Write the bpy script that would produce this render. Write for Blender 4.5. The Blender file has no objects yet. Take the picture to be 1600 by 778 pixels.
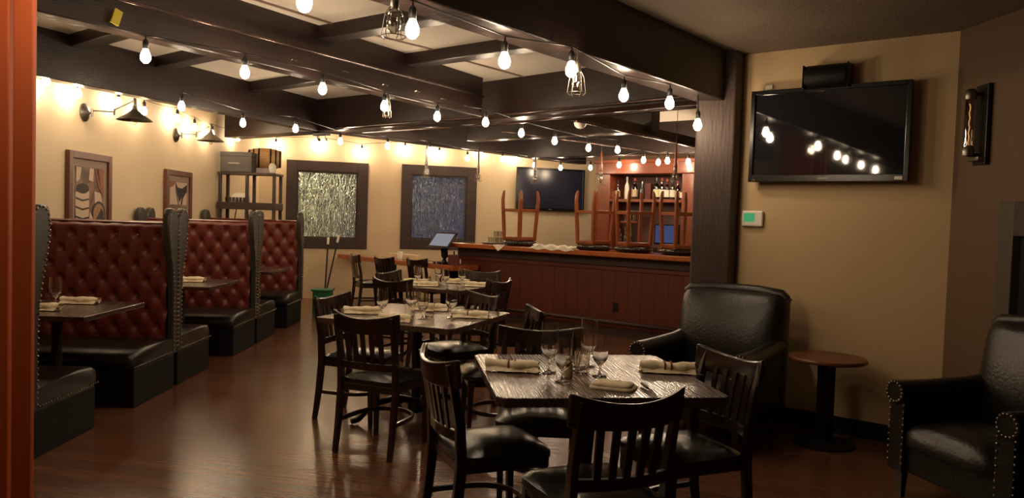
import bpy, bmesh, math, random
from mathutils import Vector, Matrix
random.seed(7)
S = bpy.context.scene
COL = S.collection
PI = math.pi
# ------------------------------------------------------------------ camera
CAM_H, PITCH, ROLL, FPX = 1.47, .0393, .0318, 1200.0
cd = bpy.data.cameras.new('camera'); cd.sensor_width = 36; cd.lens = FPX / 1600 * 36; cd.clip_start = .02
cam = bpy.data.objects.new('camera', cd); COL.objects.link(cam); S.camera = cam
cp, sp, cr, sr = math.cos(PITCH), math.sin(PITCH), math.cos(ROLL), math.sin(ROLL)
RT = Vector((cr, sp*sr, cp*sr)); UP = Vector((-sr, sp*cr, cp*cr)); FW = Vector((0, cp, -sp))
mw = Matrix((RT, UP, -FW)).transposed().to_4x4(); mw.translation = (0, 0, CAM_H)
cam.matrix_world = mw
# ------------------------------------------------------------------ world, exposure, lamps
w = bpy.data.worlds.new('night'); S.world = w; w.use_nodes = True
w.node_tree.nodes['Background'].inputs[0].default_value = (.014, .026, .080, 1)
w.node_tree.nodes['Background'].inputs[1].default_value = 1.0
S.view_settings.view_transform = 'Standard'; S.view_settings.look = 'None'
S.view_settings.exposure = 0.0; S.view_settings.gamma = 1; S.view_settings.use_curve_mapping = False
BULB = 180.0
BULB_COL = (1, .765, .52)
def area(name, loc, size, energy, col, rot=(0, 0, 0)):
    l = bpy.data.lights.new(name, 'AREA'); l.size = size; l.energy = energy; l.color = col
    o = bpy.data.objects.new(name, l); COL.objects.link(o); o.location = loc; o.rotation_euler = rot
    return o
area('unseen_fill_light', (-.9, -1.2, 2.7), .5, 2.5, (1, .62, .34))  # unseen fill added behind the camera to brighten casing and foreground
l = bpy.data.lights.new('street_lamp', 'POINT'); l.energy = 170; l.color = (1, .93, .66); l.shadow_soft_size = .12
o = bpy.data.objects.new('street_lamp', l); COL.objects.link(o); o.location = (-4.1, 14.9, 2.75)

# ------------------------------------------------------------------ materials
def mat(name, col, rough=.5, metal=0, spec=.5, noise=None, bump=None, coat=0, sheen=0):
    m = bpy.data.materials.new(name); m.use_nodes = True; nt = m.node_tree; b = nt.nodes['Principled BSDF']
    b.inputs['Base Color'].default_value = (*col, 1); b.inputs['Roughness'].default_value = rough
    b.inputs['Metallic'].default_value = metal; b.inputs['Specular IOR Level'].default_value = spec
    b.inputs['Coat Weight'].default_value = coat; b.inputs['Coat Roughness'].default_value = .12
    tc = nt.nodes.new('ShaderNodeTexCoord'); mp = nt.nodes.new('ShaderNodeMapping')
    nt.links.new(tc.outputs['Object'], mp.inputs[0])
    if noise:
        col2, scale, stretch = noise
        mp.inputs['Scale'].default_value = stretch
        n = nt.nodes.new('ShaderNodeTexNoise'); n.inputs['Scale'].default_value = scale; n.inputs['Detail'].default_value = 5
        r = nt.nodes.new('ShaderNodeMix'); r.data_type = 'RGBA'
        cr_ = nt.nodes.new('ShaderNodeValToRGB'); cr_.color_ramp.elements[0].position = .35; cr_.color_ramp.elements[1].position = .65
        nt.links.new(mp.outputs[0], n.inputs['Vector']); nt.links.new(n.outputs['Fac'], cr_.inputs[0]); nt.links.new(cr_.outputs[0], r.inputs[0])
        r.inputs[6].default_value = (*col, 1); r.inputs[7].default_value = (*col2, 1)
        nt.links.new(r.outputs[2], b.inputs['Base Color'])
    if bump:
        scale, strength, stretch = bump
        mp2 = nt.nodes.new('ShaderNodeMapping'); mp2.inputs['Scale'].default_value = stretch
        nt.links.new(tc.outputs['Object'], mp2.inputs[0])
        n2 = nt.nodes.new('ShaderNodeTexNoise'); n2.inputs['Scale'].default_value = scale; n2.inputs['Detail'].default_value = 4
        bp = nt.nodes.new('ShaderNodeBump'); bp.inputs['Strength'].default_value = strength; bp.inputs['Distance'].default_value = .01
        nt.links.new(mp2.outputs[0], n2.inputs['Vector']); nt.links.new(n2.outputs['Fac'], bp.inputs['Height'])
        nt.links.new(bp.outputs[0], b.inputs['Normal'])
    return m
M = {}
M['wall'] = mat('cream_paint', (.70, .56, .36), .75, noise=((.65, .515, .325), 1.2, (1, 1, 1)), bump=(90, .05, (1, 1, 1)))
M['wallr'] = mat('tan_paint', (.53, .375, .20), .7, noise=((.49, .345, .185), 1.0, (1, 1, 1)), bump=(90, .05, (1, 1, 1)))
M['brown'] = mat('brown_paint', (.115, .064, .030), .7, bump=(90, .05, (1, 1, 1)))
M['ceil'] = mat('ceiling_panel', (.76, .68, .58), .85, bump=(60, .2, (1, 1, 1)))
M['ceilr'] = mat('stipple_ceiling', (.20, .145, .10), .9, noise=((.165, .12, .08), 2, (1, 1, 1)), bump=(70, .7, (1, 1, 1)))
M['batten'] = mat('ceiling_batten', (.22, .13, .09), .6)
M['beam'] = mat('beam_wood', (.026, .013, .011), .36, noise=((.016, .008, .007), 3, (1, 1, 14)), bump=(8, .25, (3, 3, 25)))
M['darkwood'] = mat('dark_stained_wood', (.020, .0075, .0045), .28, noise=((.012, .0045, .003), 4, (1, 1, 6)), coat=.5)
M['dark_trim'] = mat('dark_trim_wood', (.045, .022, .016), .5, noise=((.03, .015, .011), 5, (1, 1, 6)))
M['pillar'] = mat('rough_pillar_wood', (.06, .036, .028), .6, noise=((.045, .028, .022), 4, (3, 3, .8)), bump=(9, .5, (6, 6, .8)))
M['redwood'] = mat('red_wood', (.22, .048, .017), .3, noise=((.165, .035, .012), 4, (1, 1, 10)), coat=.4)
M['redpanel'] = mat('red_wood_panel', (.105, .017, .006), .45, noise=((.085, .013, .005), 3, (5, 5, .6)))
M['bartop'] = mat('bar_top_wood', (.40, .115, .033), .22, noise=((.33, .08, .022), 3, (1, 8, 1)), coat=.6)
M['orange'] = mat('orange_wood', (.50, .088, .011), .55, noise=((.44, .075, .009), 5, (6, 6, .4)))
M['side_top'] = mat('side_table_wood', (.16, .05, .018), .35, noise=((.12, .036, .013), 3, (1, 8, 1)))
M['stool'] = mat('stool_wood', (.27, .070, .020), .3, noise=((.21, .052, .015), 5, (3, 3, 1)))
M['vinyl'] = mat('black_vinyl', (.012, .010, .009), .2, spec=.6, bump=(160, .08, (1, 1, 1)))
M['olive_vinyl'] = mat('charcoal_vinyl', (.028, .026, .019), .38, spec=.6, bump=(120, .12, (1, 1, 1)))
M['black'] = mat('matte_black', (.005, .0042, .004), .6, spec=.25)
M['leather'] = mat('black_leather', (.009, .007, .0055), .34, spec=.55, bump=(60, .25, (1, 1, 1)))
M['red'] = mat('oxblood_leather', (.118, .016, .008), .42, spec=.5, noise=((.115, .014, .008), 7, (1, 1, 1)), bump=(90, .15, (1, 1, 1)))
M['brass'] = mat('dull_nailheads', (.32, .28, .22), .28, metal=1)
M['button'] = mat('glossy_button', (.35, .12, .07), .12, metal=.6)
M['iron'] = mat('cast_iron', (.012, .011, .011), .38, metal=.3)
M['pewter'] = mat('pewter_metal', (.22, .20, .17), .4, metal=1)
M['pipe'] = mat('painted_pipe', (.12, .08, .07), .25, metal=.7)
M['steel'] = mat('steel', (.6, .57, .52), .2, metal=1)
M['cloth'] = mat('linen_napkin', (.82, .72, .52), .85, noise=((.68, .56, .37), 30, (1, 1, 1)), bump=(60, .4, (1, 1, 1)))
M['stripe'] = mat('napkin_stripe', (.16, .03, .03), .85)
M['paper'] = mat('white_paper', (.78, .72, .60), .8)
M['bin'] = mat('green_plastic', (.015, .12, .05), .4)
M['white_plastic'] = mat('white_plastic', (.75, .7, .6), .4)
M['gray_box'] = mat('grey_cardboard', (.06, .052, .046), .6)
M['barrel'] = mat('oak_barrel', (.55, .32, .13), .5, noise=((.45, .25, .1), 6, (1, 8, 8)))
M['mat_board'] = mat('picture_mat', (.33, .24, .18), .8)
M['frame'] = mat('picture_frame', (.13, .045, .022), .4)
M['screen'] = mat('tv_screen', (.012, .011, .014), .035, spec=.6)
M['screen2'] = mat('tv_screen_blue', (.02, .022, .045), .2, spec=.6)
M['tvframe'] = mat('tv_bezel', (.006, .006, .006), .2)
M['yellow'] = mat('yellow_tag', (.75, .65, .06), .5)
M['cup_black'] = mat('black_socket', (.012, .012, .012), .4)

def emis(name, col, st):
    m = bpy.data.materials.new(name); m.use_nodes = True; nt = m.node_tree; nt.nodes.clear()
    e = nt.nodes.new('ShaderNodeEmission'); o = nt.nodes.new('ShaderNodeOutputMaterial')
    e.inputs[0].default_value = (*col, 1); e.inputs[1].default_value = st; nt.links.new(e.outputs[0], o.inputs[0]); return m
M['bulb'] = emis('lit_bulb', BULB_COL, BULB)
M['pos'] = emis('terminal_screen', (.70, .66, .74), .36)
M['pos_blue'] = emis('blue_monitor', (.14, .18, .42), .32)
M['lcd'] = emis('green_lcd', (.12, .62, .24), .5)
M['filament'] = emis('glowing_filament', (1, .55, .2), 1.4)
M['led'] = emis('red_led', (1, .1, .05), 1.5)

def glass(name, tint=(1, 1, 1), base=.06, edge=.75):
    m = bpy.data.materials.new(name); m.use_nodes = True; nt = m.node_tree; nt.nodes.clear()
    o = nt.nodes.new('ShaderNodeOutputMaterial'); mx = nt.nodes.new('ShaderNodeMixShader')
    t = nt.nodes.new('ShaderNodeBsdfTransparent'); g = nt.nodes.new('ShaderNodeBsdfGlossy'); lw = nt.nodes.new('ShaderNodeLayerWeight')
    lw.inputs[0].default_value = .3; t.inputs[0].default_value = (*tint, 1); g.inputs['Roughness'].default_value = .03
    mr = nt.nodes.new('ShaderNodeMapRange'); mr.inputs['To Min'].default_value = base; mr.inputs['To Max'].default_value = edge
    nt.links.new(lw.outputs['Facing'], mr.inputs[0]); nt.links.new(mr.outputs[0], mx.inputs[0])
    nt.links.new(t.outputs[0], mx.inputs[1]); nt.links.new(g.outputs[0], mx.inputs[2]); nt.links.new(mx.outputs[0], o.inputs[0]); return m
M['glass'] = glass('clear_glass', (.95, .95, .92), .13, .85)
M['ice'] = glass('cut_glass', (.88, .85, .78), .3, .9)
for k_, c_, r_ in (('glass', (1, 1, 1), 0.0), ('ice', (.97, .95, .9), .03)):
    m_ = mat(k_ + '_solid', c_, r_); b_ = m_.node_tree.nodes['Principled BSDF']; b_.inputs['Transmission Weight'].default_value = 1; b_.inputs['IOR'].default_value = 1.48; M[k_ + '_solid'] = m_
M['glass_green'] = glass('green_bottle_glass', (.08, .25, .06), .12, .6)
M['glass_amber'] = glass('amber_bottle_glass', (.45, .16, .04), .12, .6)
M['glass_clear'] = glass('clear_bottle_glass', (.6, .6, .58), .15, .6)
M['smoke'] = glass('smoked_tube_glass', (.5, .42, .34), .12, .6)

def plank_floor():
    m = mat('wood_plank_floor', (.12, .055, .03), .3, spec=.4, coat=0); nt = m.node_tree; b = nt.nodes['Principled BSDF']
    tc = nt.nodes.new('ShaderNodeTexCoord'); mp = nt.nodes.new('ShaderNodeMapping'); mp.inputs['Rotation'].default_value = (0, 0, math.radians(12))
    br = nt.nodes.new('ShaderNodeTexBrick'); br.inputs['Scale'].default_value = 1; br.inputs['Brick Width'].default_value = 1.2; br.inputs['Row Height'].default_value = .13
    br.inputs['Mortar Size'].default_value = .002; br.inputs['Color1'].default_value = (.125, .050, .023, 1); br.inputs['Color2'].default_value = (.165, .070, .035, 1); br.inputs['Mortar'].default_value = (.08, .034, .018, 1)
    mp2 = nt.nodes.new('ShaderNodeMapping'); mp2.inputs['Scale'].default_value = (1.5, 22, 1)
    n = nt.nodes.new('ShaderNodeTexNoise'); n.inputs['Scale'].default_value = 2.2; n.inputs['Detail'].default_value = 6
    mx = nt.nodes.new('ShaderNodeMix'); mx.data_type = 'RGBA'; mx.blend_type = 'MULTIPLY'; mx.inputs[0].default_value = .55
    cr_ = nt.nodes.new('ShaderNodeValToRGB'); cr_.color_ramp.elements[0].position = .3; cr_.color_ramp.elements[1].position = .7
    cr_.color_ramp.elements[0].color = (.45, .45, .45, 1); cr_.color_ramp.elements[1].color = (1, 1, 1, 1)
    L = nt.links.new
    L(tc.outputs['Object'], mp.inputs[0]); L(mp.outputs[0], br.inputs['Vector']); L(mp.outputs[0], mp2.inputs[0]); L(mp2.outputs[0], n.inputs['Vector'])
    L(n.outputs['Fac'], cr_.inputs[0]); L(br.outputs['Color'], mx.inputs[6]); L(cr_.outputs[0], mx.inputs[7]); L(mx.outputs[2], b.inputs['Base Color'])
    bp = nt.nodes.new('ShaderNodeBump'); bp.inputs['Strength'].default_value = .12; bp.inputs['Distance'].default_value = .004
    L(n.outputs['Fac'], bp.inputs['Height']); L(bp.outputs[0], b.inputs['Normal'])
    b.inputs['Roughness'].default_value = .24
    return m
M['floor'] = plank_floor()

def table_wood():
    m = mat('grained_table_wood', (.045, .02, .012), .25); nt = m.node_tree; b = nt.nodes['Principled BSDF']
    tc = nt.nodes.new('ShaderNodeTexCoord'); mp = nt.nodes.new('ShaderNodeMapping'); mp.inputs['Scale'].default_value = (8, 1.1, 1)
    wv = nt.nodes.new('ShaderNodeTexWave'); wv.inputs['Scale'].default_value = 2.7; wv.inputs['Distortion'].default_value = 11; wv.inputs['Detail'].default_value = 2; wv.inputs['Detail Scale'].default_value = .9; wv.bands_direction = 'X'
    cr_ = nt.nodes.new('ShaderNodeValToRGB'); cr_.color_ramp.elements[0].color = (.022, .009, .006, 1); cr_.color_ramp.elements[1].color = (.075, .036, .022, 1)
    bp = nt.nodes.new('ShaderNodeBump'); bp.inputs['Strength'].default_value = .10; bp.inputs['Distance'].default_value = .003
    L = nt.links.new
    L(tc.outputs['Object'], mp.inputs[0]); L(mp.outputs[0], wv.inputs['Vector']); L(wv.outputs['Fac'], cr_.inputs[0]); L(cr_.outputs[0], b.inputs['Base Color'])
    mr = nt.nodes.new('ShaderNodeMapRange'); mr.inputs['To Min'].default_value = .34; mr.inputs['To Max'].default_value = .16
    L(wv.outputs['Fac'], mr.inputs[0]); L(mr.outputs[0], b.inputs['Roughness'])
    L(wv.outputs['Fac'], bp.inputs['Height']); L(bp.outputs[0], b.inputs['Normal'])
    b.inputs['Specular IOR Level'].default_value = .9
    return m
M['table'] = table_wood()

def ripple(name, tint):
    """rippled night window glass: see-through, with deep vertical waves on its face"""
    m = bpy.data.materials.new(name); m.use_nodes = True; nt = m.node_tree; b = nt.nodes['Principled BSDF']; L = nt.links.new
    tc = nt.nodes.new('ShaderNodeTexCoord'); mp = nt.nodes.new('ShaderNodeMapping'); mp.inputs['Scale'].default_value = (6.5, 6.5, 2.0)
    n = nt.nodes.new('ShaderNodeTexNoise'); n.inputs['Scale'].default_value = 2.4; n.inputs['Detail'].default_value = 1.5; n.inputs['Distortion'].default_value = 2.2
    L(tc.outputs['Object'], mp.inputs[0]); L(mp.outputs[0], n.inputs['Vector'])
    bp = nt.nodes.new('ShaderNodeBump'); bp.inputs['Strength'].default_value = 1; bp.inputs['Distance'].default_value = .07
    L(n.outputs['Fac'], bp.inputs['Height']); L(bp.outputs[0], b.inputs['Normal'])
    b.inputs['Base Color'].default_value = (*tint, 1); b.inputs['Transmission Weight'].default_value = .9
    b.inputs['Roughness'].default_value = .03; b.inputs['IOR'].default_value = 1.6
    return m
M['ripple1'] = ripple('rippled_glass_pale', (.9, .9, .85)); M['ripple2'] = ripple('rippled_glass_blue', (.75, .82, .95))
M['outside'] = mat('pale_outside_backdrop', (.75, .76, .50), .9, noise=((.20, .22, .19), 3, (1, 1, 1)))  # for the backdrop added behind the left pane

# ------------------------------------------------------------------ mesh helpers
class MB:
    def __init__(s): s.bm = bmesh.new()
    def box(s, c, d, rz=0, mtx=None):
        m = Matrix.Translation(c) @ Matrix.Rotation(rz, 4, 'Z')
        if mtx: m = mtx @ m
        r = bmesh.ops.create_cube(s.bm, size=1, matrix=m @ Matrix.Diagonal((*d, 1)))
        return s
    def bar(s, p0, p1, w, h, up=(0, 0, 1), w1=None, h1=None):
        p0, p1 = Vector(p0), Vector(p1); d = (p1-p0).normalized(); sd = d.cross(Vector(up))
        if sd.length < 1e-4: sd = d.cross(Vector((0, 1, 0)))
        sd.normalize(); u = sd.cross(d); w1 = w if w1 is None else w1; h1 = h if h1 is None else h1
        V = []
        for p, ww, hh in ((p0, w, h), (p1, w1, h1)):
            for a, b in ((-1, -1), (1, -1), (1, 1), (-1, 1)): V.append(s.bm.verts.new(p + sd*a*ww/2 + u*b*hh/2))
        for f in ((3, 2, 1, 0), (4, 5, 6, 7), (0, 1, 5, 4), (1, 2, 6, 5), (2, 3, 7, 6), (3, 0, 4, 7)): s.bm.faces.new([V[i] for i in f])
        return s
    def sweep(s, pts, wh, side=None):
        """box section swept along pts; wh list of (w,h); side = fixed side vector"""
        pts = [Vector(p) for p in pts]; n = len(pts); rings = []
        for i, p in enumerate(pts):
            t = (pts[min(i+1, n-1)] - pts[max(i-1, 0)]).normalized()
            sd = Vector(side) if side else t.cross(Vector((0, 0, 1))).normalized()
            u = sd.cross(t).normalized(); sd = t.cross(u).normalized()
            w_, h_ = wh[i] if isinstance(wh, list) else wh
            rings.append([s.bm.verts.new(p + sd*a*w_/2 + u*b*h_/2) for a, b in ((-1, -1), (1, -1), (1, 1), (-1, 1))])
        for a, b in zip(rings, rings[1:]):
            for k in range(4): s.bm.faces.new((a[k], a[(k+1) % 4], b[(k+1) % 4], b[k]))
        s.bm.faces.new(rings[0][::-1]); s.bm.faces.new(rings[-1]); return s
    def tube(s, pts, r, seg=8, closed=False):
        pts = [Vector(p) for p in pts]; n = len(pts); rings = []; ref = None
        for i, p in enumerate(pts):
            if closed: t = (pts[(i+1) % n]-pts[i-1]).normalized()
            else: t = (pts[min(i+1, n-1)] - pts[max(i-1, 0)]).normalized()
            if ref is None: ref = t.orthogonal().normalized()
            ref = (ref - t*ref.dot(t)).normalized(); q = t.cross(ref)
            rr = r[i] if isinstance(r, (list, tuple)) else r
            rings.append([s.bm.verts.new(p + (ref*math.cos(2*PI*k/seg) + q*math.sin(2*PI*k/seg))*rr) for k in range(seg)])
        prs = list(zip(rings, rings[1:])) + ([(rings[-1], rings[0])] if closed else [])
        for a, b in prs:
            for k in range(seg): s.bm.faces.new((a[k], a[(k+1) % seg], b[(k+1) % seg], b[k]))
        if not closed: s.bm.faces.new(rings[0][::-1]); s.bm.faces.new(rings[-1])
        return s
    def lathe(s, prof, o=(0, 0, 0), seg=20, mtx=None, cap=True):
        o = Vector(o); rings = []
        for r, z in prof:
            ring = []
            for k in range(seg):
                a = 2*PI*k/seg; v = Vector((r*math.cos(a), r*math.sin(a), z)); v = (mtx @ v) if mtx else v
                ring.append(s.bm.verts.new(o + v))
            rings.append(ring)
        for a, b in zip(rings, rings[1:]):
            for k in range(seg): s.bm.faces.new((a[k], a[(k+1) % seg], b[(k+1) % seg], b[k]))
        if cap: s.bm.faces.new(rings[0][::-1]); s.bm.faces.new(rings[-1])
        return s
    def prism(s, poly, z0, z1, mtx=None):
        f = (lambda v: mtx @ Vector(v)) if mtx else Vector
        a = [s.bm.verts.new(f((x, y, z0))) for x, y in poly]; b = [s.bm.verts.new(f((x, y, z1))) for x, y in poly]
        n = len(poly)
        for k in range(n): s.bm.faces.new((a[k], a[(k+1) % n], b[(k+1) % n], b[k]))
        s.bm.faces.new(a[::-1]); s.bm.faces.new(b); return s
    def grid(s, fn, nu, nv, wrapu=False):
        V = [[s.bm.verts.new(fn(i/nu, j/nv)) for j in range(nv+1)] for i in range(nu + (0 if wrapu else 1))]
        N = len(V)
        for i in range(nu):
            for j in range(nv):
                s.bm.faces.new((V[i][j], V[(i+1) % N][j], V[(i+1) % N][j+1], V[i][j+1]))
        return s
    def ball(s, c, r, seg=8, sc=(1, 1, 1)):
        bmesh.ops.create_uvsphere(s.bm, u_segments=seg, v_segments=max(4, seg//2+1), radius=r, matrix=Matrix.Translation(c) @ Matrix.Diagonal((*sc, 1))); return s
    def cushion(s, w, d, z0, z1, puff=.02, taper=1.0, c=(0, 0), n=10, e=4.0):
        """pillow-topped pad; taper = back width / front width (front at +y)"""
        def top(u, v, sgn):
            x, y = 2*u-1, 2*v-1
            k = (1-abs(x)**e)**(1/e) if abs(x) < 1 else 0; q = (1-abs(y)**e)**(1/e) if abs(y) < 1 else 0
            X = x*(.90+.10*q)*w/2; Y = y*(.90+.10*k)*d/2; tp = taper + (1-taper)*(v)
            rim = max(0, 1-max(abs(x), abs(y))**6)
            zz = (z1-(z1-z0)*.45*(1-rim) + puff*(1-x*x)*(1-y*y)) if sgn > 0 else z0
            return Vector((c[0]+X*tp, c[1]+Y, zz))
        T = [[s.bm.verts.new(top(i/n, j/n, 1)) for j in range(n+1)] for i in range(n+1)]
        B = [[s.bm.verts.new(top(i/n, j/n, -1)) for j in range(n+1)] for i in range(n+1)]
        for i in range(n):
            for j in range(n):
                s.bm.faces.new((T[i][j], T[i+1][j], T[i+1][j+1], T[i][j+1])); s.bm.faces.new((B[i][j], B[i][j+1], B[i+1][j+1], B[i+1][j]))
            s.bm.faces.new((T[i][0], B[i][0], B[i+1][0], T[i+1][0])); s.bm.faces.new((T[i+1][n], B[i+1][n], B[i][n], T[i][n]))
            s.bm.faces.new((T[0][i+1], B[0][i+1], B[0][i], T[0][i])); s.bm.faces.new((T[n][i], B[n][i], B[n][i+1], T[n][i+1]))
        return s
    def obj(s, name, m, parent=None, smooth=False, bevel=0, label=None, kind=None, auto=None):
        bmesh.ops.recalc_face_normals(s.bm, faces=s.bm.faces)
        me = bpy.data.meshes.new(name); s.bm.to_mesh(me); s.bm.free()
        me.materials.append(M[m] if isinstance(m, str) else m)
        if smooth:
            for p in me.polygons: p.use_smooth = True
            if auto: me.set_sharp_from_angle(angle=math.radians(auto))
        o = bpy.data.objects.new(name, me); COL.objects.link(o)
        if parent: o.parent = parent
        if bevel:
            b = o.modifiers.new('bevel', 'BEVEL'); b.width = bevel; b.segments = 2; b.limit_method = 'ANGLE'
        if label: o['label'] = label
        if kind: o['kind'] = kind
        return o
def thing(name, label, cat, loc=(0, 0, 0), rz=0, group=None):
    o = bpy.data.objects.new(name, None); COL.objects.link(o); o.location = loc; o.rotation_euler = (0, 0, rz); o.empty_display_size = .1
    o['label'] = label; o['category'] = cat
    if group: o['group'] = group
    return o
def tag(o, label, cat, group=None):
    o['label'] = label; o['category'] = cat
    if group: o['group'] = group
    return o
def copy_tree(o, loc=None, rz=None, label=None, group=None, parent=None):
    c = o.copy(); COL.objects.link(c)
    if parent: c.parent = parent
    if loc is not None: c.location = loc
    if rz is not None: c.rotation_euler = (0, 0, rz)
    if label: c['label'] = label
    if group: c['group'] = group
    for ch in list(o.children): copy_tree(ch, parent=c)
    return c
def face_rz(fx, fy): return math.atan2(-fx, fy)     # local +y looks along (fx,fy)
def unit(x, y): l = math.hypot(x, y); return x/l, y/l
A_ = unit(.61, .79)      # away from the camera, square to the bar and the screen wall
C_ = unit(.79, -.61)     # along the bar, to the right and nearer
def structure(o): o['kind'] = 'structure'; return o

# ------------------------------------------------------------------ room shell
structure(MB().prism([(-6, -3), (6, -3), (6, 17), (-6, 17)], -.1, 0).obj('floor', 'floor'))
structure(MB().prism([(-5.2, -3), (-5.2, 17), (6, 17), (6, 8), (1.75, 6.1), (-3.6, -.5), (-3.6, -3)], 2.9, 3.0).obj('ceiling', 'ceil', label='cream ceiling panels between the dark beams'))
structure(MB().prism([(-3.6, -3), (-3.6, -.5), (1.75, 6.1), (3.2, 5.1), (3.3, -3)], 2.795, 2.895).obj('ceiling', 'ceilr', label='stippled low ceiling before the screen wall'))
def wallseg(name, p0, p1, z0, z1, th, m, **k):
    (x0, y0), (x1, y1) = p0, p1; dx, dy = unit(x1-x0, y1-y0); nx, ny = -dy*th, dx*th
    L_ = math.hypot(x1-x0, y1-y0); o = MB().prism([(0, 0), (L_, 0), (L_, th), (0, th)], z0, z1).obj(name, m, **k)
    o.location = (x0, y0, 0); o.rotation_euler = (0, 0, math.atan2(y1-y0, x1-x0)); return structure(o)
def rebase(r, x, y, rz):
    """move a thing's origin without moving its parts"""
    mw_ = Matrix.Translation((x, y, 0)) @ Matrix.Rotation(rz, 4, 'Z'); inv = mw_.inverted()
    def go(o):
        for ch in o.children:
            ch.data.transform(inv); go(ch)
    if r.type == 'MESH': r.data.transform(inv)
    go(r); r.location = (x, y, 0); r.rotation_euler = (0, 0, rz); return r
LW = lambda y: -3.98 - .045*(y-6.45)
wallseg('wall_left', (LW(-3), -3), (LW(13.2), 13.2), 0, 2.95, .12, 'wall')
BWd = unit(math.sin(math.radians(74)), math.cos(math.radians(74)))
BW = lambda t: (-2.85+BWd[0]*t, 13.3+BWd[1]*t)
# back wall in strips around two openings
def bw_box(t0, t1, z0, z1, n0, n1):
    a, b = BW(t0), BW(t1); nx, ny = -BWd[1], BWd[0]
    return [(a[0]+nx*n0, a[1]+ny*n0), (b[0]+nx*n0, b[1]+ny*n0), (b[0]+nx*n1, b[1]+ny*n1), (a[0]+nx*n1, a[1]+ny*n1)], z0, z1
W1 = (-1.04, .325); W2 = (.905, 2.26)
mb = MB()
for t0, t1, z0, z1 in ((-1.6, W1[0]+.1, 0, 2.95), (W1[1]-.1, W2[0]+.1, 0, 2.95), (W2[1]-.1, 6.4, 0, 2.95), (W1[0]+.1, W1[1]-.1, 0, .98), (W1[0]+.1, W1[1]-.1, 2.24, 2.95), (W2[0]+.1, W2[1]-.1, 0, 1.0), (W2[0]+.1, W2[1]-.1, 2.25, 2.95)):
    mb.prism(*bw_box(t0, t1, z0, z1, 0, .15))
rebase(structure(mb.obj('wall_back', 'wall')), -2.85, 13.3, math.radians(16))
for i, (W, z0, z1, gm, lb) in enumerate(((W1, .86, 2.35, 'ripple1', 'left window with pale yellowish rippled glass'), (W2, .88, 2.37, 'ripple2', 'right window with dark blue rippled glass'))):
    e = thing('window_%d' % (i+1), lb, 'window'); del e['category']; e['kind'] = 'structure'
    mb = MB(); f = .175
    for t0, t1, a, b in ((W[0], W[0]+f, z0, z1), (W[1]-f, W[1], z0, z1), (W[0]+f, W[1]-f, z0, z0+f), (W[0]+f, W[1]-f, z1-f, z1)): mb.prism(*bw_box(t0, t1, a, b, -.03, .03))
    mb.obj('window_frame', 'dark_trim', e, bevel=.006)
    mb = MB(); g = f+.025
    for t0, t1, a, b in ((W[0]+f, W[0]+g, z0+f, z1-f), (W[1]-g, W[1]-f, z0+f, z1-f), (W[0]+g, W[1]-g, z0+f, z0+g), (W[0]+g, W[1]-g, z1-g, z1-f)): mb.prism(*bw_box(t0, t1, a, b, .0, .07))
    mb.obj('window_stop', 'dark_trim', e)
    MB().prism(*bw_box(W[0]+f-.02, W[1]-f+.02, z0+f-.02, z1-f+.02, .045, .06)).obj('window_pane', gm, e)
# added backdrop, cut short so the left pane shows pale, then dark
structure(MB().prism([(-6.8, 15.5), (-3.70, 16.24), (-3.70, 16.34), (-6.8, 15.6)], 0, 3.4).obj('backdrop_outside', 'outside', label='pale lamp-lit backdrop added outside the left window'))
# screen wall (right), its return, brown wall
R0, R1 = (1.70, 6.04), (2.90, 5.10)
wallseg('wall_right', R0, R1, 0, 2.85, .14, 'wallr')
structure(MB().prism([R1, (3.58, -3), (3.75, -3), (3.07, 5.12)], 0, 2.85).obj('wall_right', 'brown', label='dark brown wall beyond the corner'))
rebase(bpy.context.scene.objects['wall_right.001'], 2.90, 5.10, math.atan2(8.1, -.68))
structure(MB().prism([(R0[0]-.01, R0[1]-.012), (R1[0]-.012, R1[1]-.012), (R1[0], R1[1]), R0], 0, .12).obj('baseboard_right', 'black'))
structure(MB().prism([(2.888, 5.1), (2.90, 5.10), (3.42, -1.1), (3.408, -1.1)], 0, .12).obj('baseboard_right', 'black'))
rebase(structure(MB().prism([(1.9, 6.25), (6, 10), (6.1, 9.9), (2.0, 6.14)], 0, 2.95).obj('wall_far_right', 'wall')), 1.9, 6.25, math.atan2(3.75, 4.1))
wallseg('wall_bar', (2.1, 12.0+.62), (5.6, 9.9), 0, 2.95, .1, 'wall')
wallseg('wall_near', (3.6, -3), (-3.2, -3), 0, 2.9, -.12, 'wallr')
# orange timber door casing at the left edge
e = thing('door_1', 'orange-brown wooden door casing along the left edge', 'door', (0, 0, 0)); del e['category']; e['kind'] = 'structure'
MB().prism([(-2.5, 2.70), (-1.775, 2.70), (-1.775, 2.84), (-2.5, 2.84)], 0, 2.79).obj('door_jamb', 'orange', e, bevel=.006)
MB().prism([(-1.745, 2.675), (-1.676, 2.675), (-1.676, 2.70), (-1.745, 2.70)], 0, 2.79).obj('door_casing', 'orange', e, bevel=.005)

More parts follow.
